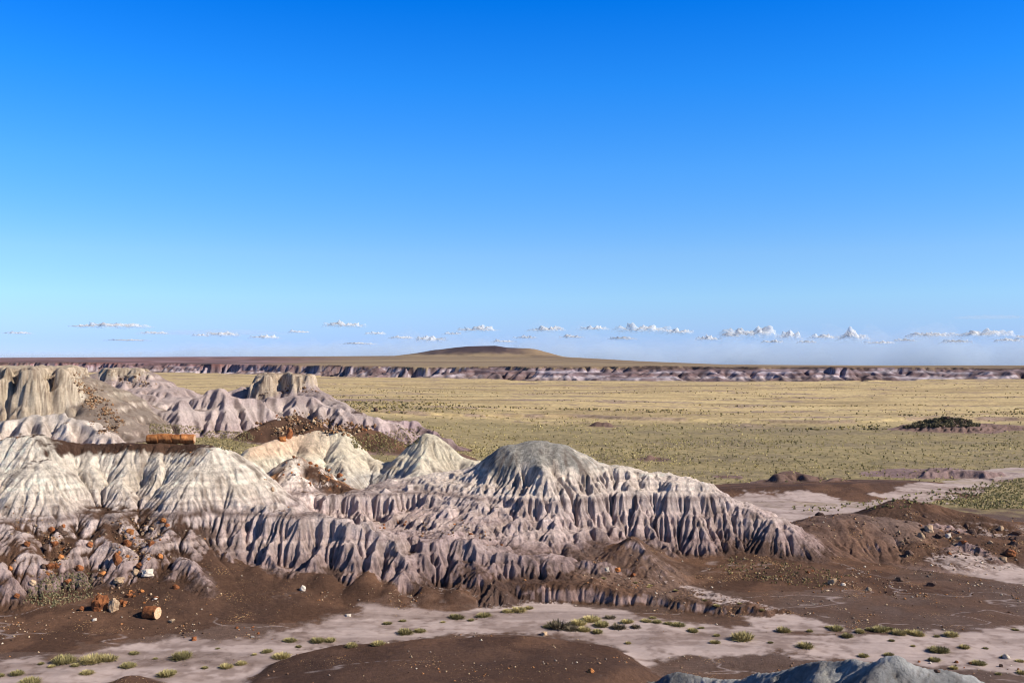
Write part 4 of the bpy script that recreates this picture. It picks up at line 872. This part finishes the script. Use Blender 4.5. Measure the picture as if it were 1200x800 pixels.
def scatter_rocks(n, poly, kinds, smin, smax, label, group, seed, name='rock', cat='rock'):
    rd = random.Random(seed); P = np.array(poly, float); x0, y0 = P.min(0); x1, y1 = P.max(0); c = 0; tries = 0
    while c < n and tries < n * 12:
        tries += 1
        px, py = rd.uniform(x0, x1), rd.uniform(y0, y1)
        if polysd(np.array([px]), np.array([py]), P)[0] > 0: continue
        s_ = smin + (smax - smin) * rd.random() ** 2.2
        random.seed(seed * 1000 + tries)
        if rock(rd.choice(kinds), rd.randrange(5), px, py, s_, s_ * rd.uniform(.5, .8), label, group, rot=rd.uniform(0, 6), name=name, cat=cat, sink=.3): c += 1
scatter_rocks(17, [(50, 625), (75, 612), (84, 640), (66, 672), (44, 675)], ['rust', 'tan', 'dark', 'orange'], 3.5, 11, 'small rock in the rubble gully between the pale mounds at left', 'rocks in the left rubble gully', 1)
scatter_rocks(13, [(2, 590), (50, 605), (78, 622), (60, 640), (20, 615)], ['rust', 'tan', 'dark'], 2, 5, 'small stone on the brown slope above the leftmost pale mounds', 'stones above the leftmost mounds', 2)
scatter_rocks(13, [(140, 620), (185, 615), (200, 640), (170, 660), (135, 650)], ['rust', 'orange', 'tan'], 3.5, 10, 'small rusty rock among the white mounds under the left ridge', 'rocks among the white mounds', 3)
scatter_rocks(17, [(125, 690), (170, 685), (200, 712), (150, 725), (120, 718)], ['rust', 'tan', 'orange', 'pale'], 2.5, 7, 'small stone strewn round the big boulders above the wash', 'stones round the big boulders', 4)
scatter_rocks(12, [(270, 735), (300, 733), (304, 748), (276, 748)], ['rust', 'grey', 'tan'], 2, 5, 'stone of the rubble pile on the sand edge below the left slope', 'stones of the rubble pile', 5)
scatter_rocks(23, [(345, 532), (395, 556), (430, 578), (380, 575), (318, 560), (300, 590), (310, 560)], ['rust', 'orange', 'tan', 'rust'], 2.5, 7, 'rusty rock on the brown debris hill between the pale ridges', 'rocks on the brown debris hill', 6)
scatter_rocks(35, [(850, 652), (930, 662), (1010, 676), (1110, 690), (1090, 700), (960, 694), (840, 672)], ['tan', 'rust', 'dark', 'tan'], 1.8, 5, 'small stone on the rubble strewn rise right of the dome', 'stones on the rubble strewn rise', 7)
scatter_rocks(32, [(1060, 595), (1130, 612), (1200, 618), (1198, 660), (1110, 650), (1060, 640)], ['tan', 'rust', 'dark', 'dark'], 3, 11, 'loose rock strewn over the right brown hill', 'rocks on the right brown hill', 8)
scatter_rocks(30, [(84, 440), (100, 445), (140, 505), (112, 500), (95, 470)], ['tan', 'rust', 'dark', 'tan'], 1.5, 4.5, 'small boulder on the talus slope right of the pale cliffs', 'boulders on the talus slope', 9)
scatter_rocks(25, [(300, 490), (345, 482), (392, 495), (440, 500), (420, 512), (300, 510)], ['dark', 'tan', 'rust', 'pale'], 1.5, 4.5, 'small boulder on the brown rubble in front of the purple hills', 'boulders in front of the purple hills', 10)
scatter_rocks(12, [(120, 440), (170, 440), (185, 452), (130, 452)], ['tan', 'dark'], 1.2, 3, 'tiny boulder under the cap of the small butte', 'boulders under the butte cap', 11)
scatter_rocks(8, [(520, 600), (560, 615), (590, 640), (575, 640), (530, 618)], ['orange', 'rust'], 2, 5, 'orange rock in the hollow behind the low lavender ridge', 'rocks in the hollow', 12)
scatter_rocks(7, [(440, 608), (480, 612), (470, 624), (445, 620)], ['orange', 'rust'], 2, 6, 'rusty rock below the gullied face of the bench', 'rocks below the bench', 13)
scatter_rocks(13, [(1050, 770), (1200, 780), (1200, 798), (1150, 795)], ['dark', 'rust', 'pale'], 2, 6, 'small rock on the brown flat at the lower right corner', 'rocks at the lower right corner', 14)

# ---------------------------------------------------------------- desert shrubs
def blade_mat(name, base, tip):
    m, t, b = nt(name); b.inputs['Roughness'].default_value = .8
    at = N(t, 'ShaderNodeAttribute', attribute_name='tint'); sp = N(t, 'ShaderNodeSeparateColor'); t.links.new(at.outputs['Color'], sp.inputs[0])
    rp = N(t, 'ShaderNodeValToRGB'); rp.color_ramp.elements[0].color = (*base, 1); rp.color_ramp.elements[1].color = (*tip, 1); t.links.new(sp.outputs[0], rp.inputs[0])
    oi = N(t, 'ShaderNodeObjectInfo'); mr = N(t, 'ShaderNodeMapRange'); mr.inputs['To Min'].default_value = .75; mr.inputs['To Max'].default_value = 1.25; t.links.new(oi.outputs['Random'], mr.inputs['Value'])
    vm = N(t, 'ShaderNodeVectorMath', operation='SCALE'); t.links.new(rp.outputs[0], vm.inputs[0]); t.links.new(mr.outputs[0], vm.inputs['Scale']); t.links.new(vm.outputs[0], b.inputs['Base Color'])
    return m
MB = dict(straw=blade_mat('straw_blades', (.22, .17, .07), (.66, .56, .26)), green=blade_mat('olive_blades', (.16, .13, .06), (.46, .40, .17)), dark=blade_mat('dry_twigs', (.09, .07, .045), (.26, .21, .13)))
def shrub_mesh(kind, seed, n=620, spread=1.0):
    r = np.random.default_rng(seed); vs = []; fs = []; ts = []
    for i in range(n):
        a = r.random() * 6.283; q = math.sqrt(r.random()) * .34 * spread; bx, by = q * math.cos(a), q * math.sin(a)
        el = r.uniform(.35, 1.5) if kind != 'dark' else r.uniform(.1, 1.3); az = a + r.normal(0, .7); L = r.uniform(.28, .52) * (1. - .25 * q)
        d = np.array([math.cos(el) * math.cos(az), math.cos(el) * math.sin(az), math.sin(el)]); s_ = np.array([-math.sin(az + r.normal(0, .8)), math.cos(az), 0]) * r.uniform(.010, .022)
        p0 = np.array([bx, by, -.04]); p1 = p0 + d * L * .6; p2 = p0 + d * L + np.array([0, 0, -.06 * math.cos(el)])
        k = len(vs); vs += [p0 - s_, p0 + s_, p1 + s_, p1 - s_, p2]; fs += [(k, k + 1, k + 2, k + 3), (k + 3, k + 2, k + 4)]
        tv = r.uniform(.25, 1.); ts += [0, 0, tv * .6, tv * .6, tv]
    me = bpy.data.meshes.new('shrub'); me.from_pydata([tuple(v) for v in vs], [], fs); at = me.attributes.new('tint', 'FLOAT_COLOR', 'POINT')
    at.data.foreach_set('color', np.array([[t_, t_, t_, 1] for t_ in ts], np.float32).ravel()); me.materials.append(MB[kind]); return me
SM = {k: [shrub_mesh(k, 40 + i + 10 * j, 620 if k != 'dark' else 420) for i in range(3)] for j, k in enumerate(('straw', 'green', 'dark'))}
def shrub(px, py, w, kind, label, group, tall=.72):
    p = hit(px, py)
    if p is None: return
    s_ = w * p[1] / F / 1.08
    o = bpy.data.objects.new('shrub', random.choice(SM[kind])); COL.objects.link(o); o.location = p; o.scale = (s_ * random.uniform(.9, 1.1), s_ * .9, s_ * tall * random.uniform(.85, 1.15)); o.rotation_euler = (0, 0, random.uniform(0, 6.28))
    props(o, label, 'shrub', group)
random.seed(5)
for x, y, w, k, lab in ((108, 775, 34, 'straw', 'largest straw topped shrub on the sand at lower left'), (655, 735, 34, 'dark', 'wide dark twiggy shrub at the left end of the scrub patch in the wash'), (870, 749, 31, 'straw', 'broad yellow shrub alone on the sand right of the scrub patch'),
                        (443, 755, 17, 'straw', 'upright yellow shrub on the sand just behind the brown foreground rise'), (944, 758, 24, 'straw', 'wide yellow green shrub on the sand behind the pale hill'), (993, 746, 17, 'green', 'round dark olive shrub at the left end of the shrub line under the brown bank'),
                        (1100, 763, 27, 'green', 'broad olive shrub casting a long shadow on the right sand flat'), (1147, 778, 20, 'green', 'olive shrub on the sand above the lower right corner'), (75, 776, 30, 'green', 'dark green shrub just left of the largest straw topped shrub')):
    shrub(x, y, w, k, lab, None)
for x, y, w in ((126, 773, 24), (157, 766, 14), (150, 781, 20), (20, 790, 18), (35, 800, 26), (102, 789, 18), (0, 792, 12), (60, 781, 10), (48, 778, 9), (88, 780, 12)):
    shrub(x, y, w, random.choice(('straw', 'green')), 'small tufted shrub on the sand in the lower left corner', 'shrubs in the lower left corner')
for x, y, w in ((213, 771, 28), (195, 791, 26), (203, 788, 11), (265, 782, 18), (283, 778, 15), (240, 783, 10), (340, 751, 18), (330, 770, 24), (313, 764, 14), (350, 758, 9), (372, 752, 18), (387, 751, 16), (182, 772, 7), (298, 767, 7), (255, 760, 6)):
    shrub(x, y, w, random.choice(('straw', 'green', 'green')), 'low olive tuft on the pale sand between the left slope and the foreground rise', 'tufts on the left sand')
for x, y, w in ((412, 757, 16), (454, 731, 12), (472, 728, 9), (475, 742, 22), (492, 740, 16), (535, 724, 20), (567, 722, 18), (595, 717, 14), (519, 729, 7), (552, 727, 9), (608, 716, 22), (620, 713, 12)):
    shrub(x, y, w, random.choice(('straw', 'green')), 'rounded shrub on the narrow sand strip below the lavender mounds', 'shrubs below the lavender mounds')
for x, y, w in ((678, 731, 24), (693, 727, 26), (705, 733, 22), (725, 736, 22), (735, 729, 16), (715, 724, 16), (745, 735, 14), (670, 738, 20), (757, 728, 14), (642, 735, 14), (685, 739, 18), (700, 741, 16)):
    shrub(x, y, w, random.choice(('straw', 'straw', 'dark', 'green')), 'shrub of the dense scrub patch in the middle of the wash', 'shrubs of the scrub patch')
for x, y, w in ((795, 733, 18), (783, 731, 12), (770, 729, 14), (812, 740, 16), (838, 753, 14), (736, 754, 9), (840, 745, 9), (765, 724, 9), (903, 753, 8), (822, 736, 8)):
    shrub(x, y, w, random.choice(('straw', 'green')), 'small shrub on the sand between the scrub patch and the broad yellow shrub', 'shrubs right of the scrub patch')
for x, y, w in ((918, 740, 18), (949, 740, 9), (980, 738, 18), (1008, 741, 14), (1020, 738, 12), (1032, 739, 20), (1053, 743, 20), (1075, 744, 20), (1064, 741, 12), (1098, 746, 9), (1115, 745, 20), (1043, 737, 10), (970, 735, 8)):
    shrub(x, y, w, random.choice(('straw', 'straw', 'green')), 'shrub in the line along the foot of the brown bank at right', 'shrubs along the brown bank', .85)
for x, y, w in ((1012, 769, 15), (1042, 768, 15), (1045, 751, 9), (1095, 774, 16), (1130, 759, 15), (1178, 770, 12), (1195, 775, 11), (1118, 783, 12), (1198, 789, 14), (1190, 738, 9), (1170, 790, 9), (1155, 760, 7), (1070, 757, 7)):
    shrub(x, y, w, random.choice(('straw', 'green')), 'small shrub dotted over the sand flat near the lower right corner', 'shrubs on the right sand flat')
for x, y, w in ((745, 683, 6), (760, 688, 6), (826, 704, 8), (840, 710, 9), (893, 715, 8), (867, 707, 6), (707, 678, 8), (762, 686, 7), (792, 692, 6)):
    shrub(x, y, w, 'straw', 'tiny straw tuft beside the pale side channel', 'tufts beside the side channel')

# ---------------------------------------------------------------- ground cover nobody could count
def cover(name, pts, size, cols, label, mat, nb=6, up=1.0, flatn=.5):
    n = len(pts); r = np.random.default_rng(len(pts)); nb_ = nb
    P = np.repeat(pts, nb_, 0); S_ = np.repeat(size, nb_); Cc = np.repeat(cols, nb_, 0) * r.uniform(.75, 1.25, (n * nb_, 1))
    az = r.uniform(0, 6.283, n * nb_); out = r.uniform(.15, .75, n * nb_) * S_
    d = np.stack([np.cos(az), np.sin(az), np.zeros_like(az)], 1); s_ = np.stack([-np.sin(az + r.normal(0, .9, n * nb_)), np.cos(az), np.zeros_like(az)], 1) * (S_ * r.uniform(.22, .42, n * nb_))[:, None]
    base = P + d * (S_ * .15)[:, None] - np.array([0, 0, .06]); top = P + d * out[:, None]; top[:, 2] += S_ * up * r.uniform(.45, 1., n * nb_)
    v = np.stack([base - s_ * .8, base + s_ * .8, top + s_ * .7, top - s_ * .5], 1).reshape(-1, 3)
    me = bpy.data.meshes.new(name); me.vertices.add(len(v)); me.vertices.foreach_set('co', v.astype(np.float32).ravel()); k = n * nb_
    me.loops.add(k * 4); me.loops.foreach_set('vertex_index', np.arange(k * 4, dtype=np.int32)); me.polygons.add(k); me.polygons.foreach_set('loop_start', np.arange(k, dtype=np.int32) * 4); me.update(calc_edges=True)
    ca = me.attributes.new('soil', 'FLOAT_COLOR', 'POINT'); cc = np.concatenate([np.repeat(Cc, 4, 0), np.ones((k * 4, 1))], 1).astype(np.float32); ca.data.foreach_set('color', cc.ravel())
    me.materials.append(mat); o = bpy.data.objects.new(name, me); COL.objects.link(o); props(o, label, 'ground cover', kind='stuff'); return o
MC = earth('leafy_cover', 3., 0, 0, .2)
rg = np.random.default_rng(99)
def field(n, y0, y1, u0=-.56, u1=.56):
    y = 1 / rg.uniform(1 / y1, 1 / y0, n); u = rg.uniform(u0, u1, n); return u * y, y
def sreg(x, y):
    i = np.clip(np.round((x / y - RU[0]) / (RU[1] - RU[0])).astype(int), 0, nC - 1); j = np.clip(np.round(np.interp(y, RY, np.arange(nR))).astype(int), 0, nR - 1); return reg[j, i], SL[j, i], wm[j, i], i, j
x, y = field(52000, 140, 430)
rr, ss, ww, ii_, jj_ = sreg(x, y)
dn = fbm(x * .06, y * .06, 4, 401) + .5 * fbm(x * .012, y * .03, 3, 405)
keep = ((rr == R_PLAIN) | (rr == R_DARK)) & (ww < .3) & (ss < .5) & (rg.random(len(x)) < (.12 + .7 * sst(-.1, .8, dn) + .12 * (y < 250)) * (1 - .75 * sst(250, 340, y)))
x, y, dn = x[keep], y[keep], dn[keep]
dk = (rg.random(len(x)) < .10 + .3 * sst(0, .6, fbm(x * .03, y * .06, 3, 409)))[:, None]
dk &= (rg.random((len(x), 1)) < .75)
cc = np.where(dk, np.array([[.20, .17, .085]]), np.array([[.46, .38, .18]])) * rg.uniform(.7, 1.3, (len(x), 1))
pts = np.stack([x, y, height(x, y)], 1)
cover('sagebrush', pts, rg.uniform(.18, .48, len(x)) * np.clip(y / 260, .7, 1.3), cc, 'olive and straw scrub speckling the plain between the hills and the grassland', MC, 6)
x, y = field(16000, 290, 860)
rr, ss, ww, _, _ = sreg(x, y); keep = (rr == R_PLAIN) & (fbm(x * .01, y * .05, 3, 431) > .32)
x, y = x[keep], y[keep]; pts = np.stack([x, y, height(x, y)], 1)
cover('far_scrub', pts, rg.uniform(.4, 1.0, len(x)), np.where((rg.random(len(x)) < .5)[:, None], np.array([[.13, .115, .06]]), np.array([[.34, .27, .11]])), 'scattered dark scrub far out on the straw coloured plain', MC, 4, .7)
# dark hillock scrub and the green patches by the far wash
def patch(name, poly, n, smin, smax, cols, label, nb=7):
    P = np.array(poly, float); x0, y0 = P.min(0); x1, y1 = P.max(0); pp = []
    for _ in range(n):
        a, b = rg.uniform(x0, x1), rg.uniform(y0, y1)
        if polysd(np.array([a]), np.array([b]), P)[0] < 0:
            h_ = hit(a, b, 700)
            if h_: pp.append(h_)
    pp = np.array(pp); cover(name, pp, rg.uniform(smin, smax, len(pp)), np.array(cols)[rg.integers(0, len(cols), len(pp))], label, MC, nb)
patch('hillock_scrub', [(1056, 502), (1080, 494), (1110, 489), (1138, 493), (1150, 500), (1120, 501)], 800, .35, .8, [(.13, .11, .065), (.20, .165, .09)], 'dark bushes covering the hillock out on the plain')
patch('wash_scrub', [(1110, 575), (1150, 566), (1200, 560), (1200, 596), (1150, 597), (1100, 590)], 1100, .13, .32, [(.30, .27, .12), (.42, .36, .17), (.2, .18, .09)], 'olive scrub on the flats beside the far wash at right')
patch('wash_scrub', [(1075, 578), (1105, 570), (1100, 590), (1060, 596), (1000, 598), (940, 600), (920, 594), (1000, 590)], 360, .15, .34, [(.34, .30, .12), (.2, .18, .08)], 'straw tufts dotted along the far wash')
patch('slope_grass', [(35, 690), (60, 672), (110, 672), (108, 700), (60, 712), (25, 706)], 900, .06, .15, [(.30, .24, .13), (.18, .17, .09)], 'grey green tufts on the patch beside the big boulders', 5)
patch('rise_grass', [(860, 652), (930, 660), (1000, 674), (960, 690), (860, 678), (840, 665)], 520, .08, .20, [(.34, .26, .12), (.22, .17, .08)], 'dry yellow tufts on the rubble strewn rise', 5)
patch('basin_grass', [(235, 505), (290, 505), (300, 514), (270, 530), (240, 520)], 900, .10, .24, [(.38, .30, .15), (.20, .17, .09)], 'olive tufts in the basin behind the white ridge')
patch('basin_grass', [(175, 496), (235, 500), (240, 508), (175, 508)], 500, .10, .22, [(.36, .29, .15), (.20, .17, .09)], 'grey green tufts beyond the petrified log')
patch('saddle_grass', [(410, 512), (495, 500), (490, 520), (450, 534), (415, 525)], 1200, .10, .26, [(.40, .32, .15), (.20, .17, .08)], 'straw and olive tufts seen between the cream peaks')
# chips and gravel
def gravel(n):
    x, y = field(n, 44, 130)
    rr, ss, ww, ii2, jj2 = sreg(x, y)
    cl = fbm(x * .25, y * .25, 4, 501) + .5 * fbm(x * 1.2, y * 1.2, 2, 505)
    bv = b_[jj2, ii2]
    keep = ((y > 69) | (rg.random(n) < .25)) & ((rr == R_SLOPE) | (rr == R_DEBRIS) | (rr == R_RIGHT) | ((bv > .5) & (rr != R_WASH))) & (rg.random(n) < .06 + .9 * sst(.05, .9, cl)) & (ss < 1.1)
    x, y = x[keep], y[keep]; k = len(x); z = height(x, y)
    s_ = .02 + .13 * rg.random(k) ** 5; s_ *= np.clip(y / 85, .7, 1.4)
    oc = np.array([[1, 0, 0], [0, 1, 0], [-1, 0, 0], [0, -1, 0], [0, 0, .7], [0, 0, -.7]], float)
    v = oc[None] * (1 + rg.uniform(-.35, .35, (k, 6, 3))) + rg.uniform(-.25, .25, (k, 6, 3)); a = rg.uniform(0, 6.28, k)
    vx = v[..., 0] * np.cos(a)[:, None] - v[..., 1] * np.sin(a)[:, None]; vy = v[..., 0] * np.sin(a)[:, None] + v[..., 1] * np.cos(a)[:, None]
    v = np.stack([vx, vy, v[..., 2]], -1) * s_[:, None, None] + np.stack([x, y, z + s_ * .2], 1)[:, None]
    F_ = np.array([[0, 1, 4], [1, 2, 4], [2, 3, 4], [3, 0, 4], [1, 0, 5], [2, 1, 5], [3, 2, 5], [0, 3, 5]])
    fc = (F_[None] + np.arange(k)[:, None, None] * 6).reshape(-1).astype(np.int32)
    me = bpy.data.meshes.new('gravel'); me.vertices.add(k * 6); me.vertices.foreach_set('co', v.astype(np.float32).ravel()); me.loops.add(len(fc)); me.loops.foreach_set('vertex_index', fc)
    me.polygons.add(k * 8); me.polygons.foreach_set('loop_start', np.arange(k * 8, dtype=np.int32) * 3); me.update(calc_edges=True)
    pal = np.array([[.30, .14, .06], [.42, .30, .18], [.50, .42, .32], [.12, .07, .045], [.22, .13, .08], [.20, .15, .12]]); cc = pal[rg.choice(6, k, p=[.2, .17, .08, .22, .22, .11])] * rg.uniform(.75, 1.25, (k, 1))
    cc = np.concatenate([np.repeat(cc, 6, 0), np.ones((k * 6, 1))], 1).astype(np.float32); ca = me.attributes.new('soil', 'FLOAT_COLOR', 'POINT'); ca.data.foreach_set('color', cc.ravel())
    me.materials.append(MC); o = bpy.data.objects.new('gravel', me); COL.objects.link(o); props(o, 'chips of petrified wood and gravel strewn over the brown earth', 'gravel', kind='stuff'); print('gravel', k)
gravel(130000)
def rubble(n, poly, smin, smax, label):
    P = np.array(poly, float); x0, y0 = P.min(0); x1, y1 = P.max(0); q = []
    for _ in range(n):
        a, b = rg.uniform(x0, x1), rg.uniform(y0, y1)
        d_ = polysd(np.array([a]), np.array([b]), P)[0]; dm = .12 * (y1 - y0) + 2
        if -d_ / dm > rg.random() * 1.3 and vn(a * .11, b * .16, 88) + .4 * vn(a * .4, b * .5, 89) > rg.random() * .9 - .35:
            h_ = hit(a, b, 400)
            if h_: q.append(h_)
    q = np.array(q); k = len(q); s_ = .75 * (smin + (smax - smin) * rg.random(k) ** 4)
    oc = np.array([[1, 0, 0], [0, 1, 0], [-1, 0, 0], [0, -1, 0], [0, 0, .8], [0, 0, -.8]], float)
    v = (oc[None] * (1 + rg.uniform(-.35, .35, (k, 6, 3))) + rg.uniform(-.3, .3, (k, 6, 3))) * s_[:, None, None] + (q + np.array([0, 0, 1]) * (s_ * .3)[:, None])[:, None]
    F_ = [[0, 1, 4], [1, 2, 4], [2, 3, 4], [3, 0, 4], [1, 0, 5], [2, 1, 5], [3, 2, 5], [0, 3, 5]]
    fc = (np.array(F_)[None] + np.arange(k)[:, None, None] * 6).reshape(-1, 3)
    me = bpy.data.meshes.new('rubble'); me.from_pydata(v.reshape(-1, 3).tolist(), [], fc.tolist())
    pal = np.array([[.26, .14, .07], [.34, .24, .15], [.16, .09, .05], [.09, .055, .04]]); cc = np.repeat(pal[rg.integers(0, 4, k)] * rg.uniform(.8, 1.2, (k, 1)), 6, 0)
    ca = me.attributes.new('soil', 'FLOAT_COLOR', 'POINT'); ca.data.foreach_set('color', np.concatenate([cc, np.ones((k * 6, 1))], 1).astype(np.float32).ravel())
    me.materials.append(MC); o = bpy.data.objects.new('rubble', me); COL.objects.link(o); props(o, label, 'rubble', kind='stuff')
rubble(9000, [(78, 434), (100, 438), (122, 455), (158, 510), (112, 510), (92, 474)], .10, .45, 'tan and brown rubble covering the talus slope right of the pale cliffs')
rubble(4500, [(295, 498), (345, 480), (395, 492), (445, 498), (430, 512), (300, 512)], .12, .6, 'dark rubble over the brown mounds in front of the purple hills')
rubble(900, [(300, 455), (362, 452), (380, 462), (345, 462), (295, 468)], .12, .5, 'pale rubble below the castle like cap')
rubble(700, [(118, 440), (172, 440), (188, 455), (130, 455)], .15, .5, 'brown rubble on the slope under the small butte cap')
rubble(1800, [(48, 612), (80, 606), (90, 650), (64, 680), (40, 690), (50, 650)], .05, .22, 'rust and tan rubble filling the gully between the pale mounds at left')
rubble(1300, [(2, 585), (55, 603), (80, 625), (60, 640), (10, 615)], .04, .16, 'fine rubble on the brown slope above the leftmost mounds')
rubble(1500, [(130, 600), (200, 605), (205, 650), (160, 670), (130, 650)], .04, .20, 'rusty rubble among the small white mounds')
rubble(1500, [(120, 680), (200, 680), (215, 720), (110, 728)], .03, .14, 'chips strewn round the big boulders')
rubble(1500, [(345, 532), (395, 556), (435, 580), (380, 578), (312, 566), (296, 592), (300, 570)], .04, .20, 'rusty rubble coating the brown debris hill')
rubble(2200, [(845, 652), (930, 660), (1010, 674), (1115, 690), (1090, 704), (960, 696), (835, 674)], .04, .18, 'tan rubble over the low rise right of the dome')
rubble(2200, [(1000, 600), (1130, 606), (1200, 616), (1200, 662), (1110, 655), (1040, 650)], .05, .24, 'brown rubble over the right brown hills')
rubble(600, [(480, 604), (560, 612), (590, 640), (575, 642), (440, 622)], .05, .2, 'orange rubble in the hollow below the bench')
print('things', time.time() - T0)
# ---------------------------------------------------------------- clouds low over the horizon
def cloud_mat(name, op):
    """sunlit vapour: scatters light through and through, ragged and thin towards its base"""
    m = bpy.data.materials.new(name); m.use_nodes = True; t = m.node_tree; t.nodes.clear()
    o = t.nodes.new('ShaderNodeOutputMaterial'); d = t.nodes.new('ShaderNodeBsdfDiffuse'); d.inputs['Color'].default_value = (.93, .95, .97, 1); tl = t.nodes.new('ShaderNodeBsdfTranslucent'); tl.inputs['Color'].default_value = (.93, .95, .98, 1)
    a = t.nodes.new('ShaderNodeMixShader'); a.inputs[0].default_value = .4; t.links.new(d.outputs[0], a.inputs[1]); t.links.new(tl.outputs[0], a.inputs[2])
    tr = t.nodes.new('ShaderNodeBsdfTransparent'); b = t.nodes.new('ShaderNodeMixShader'); t.links.new(tr.outputs[0], b.inputs[1]); t.links.new(a.outputs[0], b.inputs[2])
    tc_ = t.nodes.new('ShaderNodeTexCoord'); no = N(t, 'ShaderNodeTexNoise', i_Scale=.022, i_Detail=6., i_Roughness=.6); t.links.new(tc_.outputs['Object'], no.inputs['Vector'])
    at = N(t, 'ShaderNodeAttribute', attribute_name='thick')
    sm = N(t, 'ShaderNodeMath', operation='MULTIPLY_ADD'); t.links.new(no.outputs['Fac'], sm.inputs[0]); sm.inputs[1].default_value = 2.2; t.links.new(at.outputs['Fac'], sm.inputs[2])
    mr = N(t, 'ShaderNodeMapRange', interpolation_type='SMOOTHSTEP'); mr.inputs['From Min'].default_value = 1.15; mr.inputs['From Max'].default_value = 2.9; mr.inputs['To Max'].default_value = op; t.links.new(sm.outputs[0], mr.inputs['Value'])
    t.links.new(mr.outputs[0], b.inputs[0]); t.links.new(b.outputs[0], o.inputs['Surface']); return m
vm_ = bpy.data.materials.new('thin_cloud_vapour'); vm_.use_nodes = True; vm_.node_tree.nodes.clear()
_o = vm_.node_tree.nodes.new('ShaderNodeOutputMaterial'); _v = vm_.node_tree.nodes.new('ShaderNodeVolumePrincipled'); _v.inputs['Color'].default_value = (.80, .90, 1, 1); _v.inputs['Density'].default_value = .0007
vm_.node_tree.links.new(_v.outputs[0], _o.inputs['Volume'])
CMt = [cloud_mat('cloud_vapour', .72), vm_]
YC = 9500.
def cloud(px, py, w, h, label, thin=0, seed=0, group=None):
    """base at py, apparent width w and height h"""
    yc = YC if not thin else 15000.
    x, y, z = W(px, py, yc); sx = w * yc / F / 2; sz = h * yc / F
    bm = bmesh.new(); bmesh.ops.create_icosphere(bm, subdivisions=5, radius=1.)
    off = Vector((seed * 7.3, seed * 3.1, 0)); asp = sx / sz
    for v in bm.verts:
        c = v.co.copy(); q = Vector((c.x * asp * 1.1, c.y * 1.5, c.z * .9))
        b = sum(abs(mnoise.noise(q * s + off)) * a for s, a in ((1.0, .8), (2.1, .5), (4.3, .28), (8.8, .13)))
        env = (.15 + 1.25 * b * (.6 + .8 * abs(mnoise.noise(Vector((c.x * asp * .5 + off.x, 0, 5)))))) if not thin else (.5 + .7 * b)
        zc = max(c.z, -.28 + .06 * mnoise.noise(q * 2 + off))
        v.co = Vector((c.x * (.8 + .35 * b), c.y * (.7 + .4 * b), zc * env * (1.0 if zc > 0 else .5)))
    for v in bm.verts: v.co = Vector((v.co.x * sx, v.co.y * min(sx, 450), v.co.z * sz * 1.1 + sz * .12))
    th = [0.] * len(bm.verts)
    for v in bm.verts: th[v.index] = max(0., min(1.1, v.co.z / sz * 1.5)) * (1 - .8 * min(1, abs(v.co.x) / sx) ** 3)
    me = bpy.data.meshes.new('cloud'); bm.to_mesh(me); bm.free(); at_ = me.attributes.new('thick', 'FLOAT', 'POINT'); at_.data.foreach_set('value', th)
    me.materials.append(CMt[thin]); me.polygons.foreach_set('use_smooth', [True] * len(me.polygons))
    o = bpy.data.objects.new('cloud', me); COL.objects.link(o); o.location = (x, y, z); props(o, label, 'cloud', group)
for i, a in enumerate(((135, 386, 95, 9, 'flat white cloud above the left mesa, leftmost of the bright ones'), (262, 396, 46, 9, 'small white cloud between the leftmost cloud and the log'), (405, 385, 62, 8, 'low white cloud to the left of the distant hill'),
                       (505, 402, 44, 9, 'small white cloud just above the left flank of the distant hill'), (560, 390, 60, 8, 'thin white cloud right over the distant hill'), (640, 390, 56, 8, 'flat cloud above the right flank of the distant hill'),
                       (695, 388, 44, 7, 'small cloud left of the long puffy row'), (752, 392, 80, 13, 'long puffy cloud over the middle of the far wall'), (793, 393, 46, 9, 'low puffy cloud joined to the right of the long one'),
                       (878, 399, 82, 17, 'broad bright cumulus right of centre'), (925, 400, 34, 14, 'narrow bright cumulus beside the broad one'), (1000, 402, 46, 15, 'tallest cumulus of the row'), (965, 399, 40, 9, 'low cloud at the left foot of the tallest cumulus'),
                       (1090, 397, 60, 9, 'low cloud right of the tallest cumulus'), (1150, 398, 90, 14, 'rightmost bright cumulus bank'))):
    cloud(*a, seed=i + 1)
_rc = random.Random(3)
for i, (x_, y_, w_, h_) in enumerate(((95, 384, 34, 4), (180, 392, 40, 4), (235, 395, 26, 4), (310, 398, 44, 6), (350, 391, 30, 4), (440, 393, 30, 5), (470, 398, 34, 5), (530, 393, 26, 4), (590, 402, 36, 4), (615, 398, 30, 5), (670, 397, 34, 5), (730, 399, 40, 5), (830, 400, 36, 6), (855, 396, 24, 6), (905, 403, 30, 5), (945, 403, 26, 5), (1030, 404, 36, 5), (1060, 401, 30, 5), (1120, 403, 40, 6), (1180, 402, 34, 7), (1205, 400, 40, 9), (565, 384, 10, 4), (20, 392, 40, 4), (150, 400, 60, 3), (420, 404, 50, 3))):
    cloud(x_, y_, w_, h_, 'one of the smallest white puffs strung between the larger clouds', seed=60 + i, group='smallest puffs')
for i, a in enumerate([(-20 + 62 * q + _rc.uniform(-15, 15), 424 + 8 * min(1, q / 12), _rc.uniform(110, 260), (20 + 22 * min(1, max(0, (q - 3) / 8))) * _rc.uniform(.6, 1.15)) for q in range(21)] + [(1160, 373, 90, 4), (250, 392, 200, 6)]):
    cloud(*a, 'faint veil of thin cloud lying along the horizon', 1, 30 + i, 'thin cloud veils')
print('all', time.time() - T0)
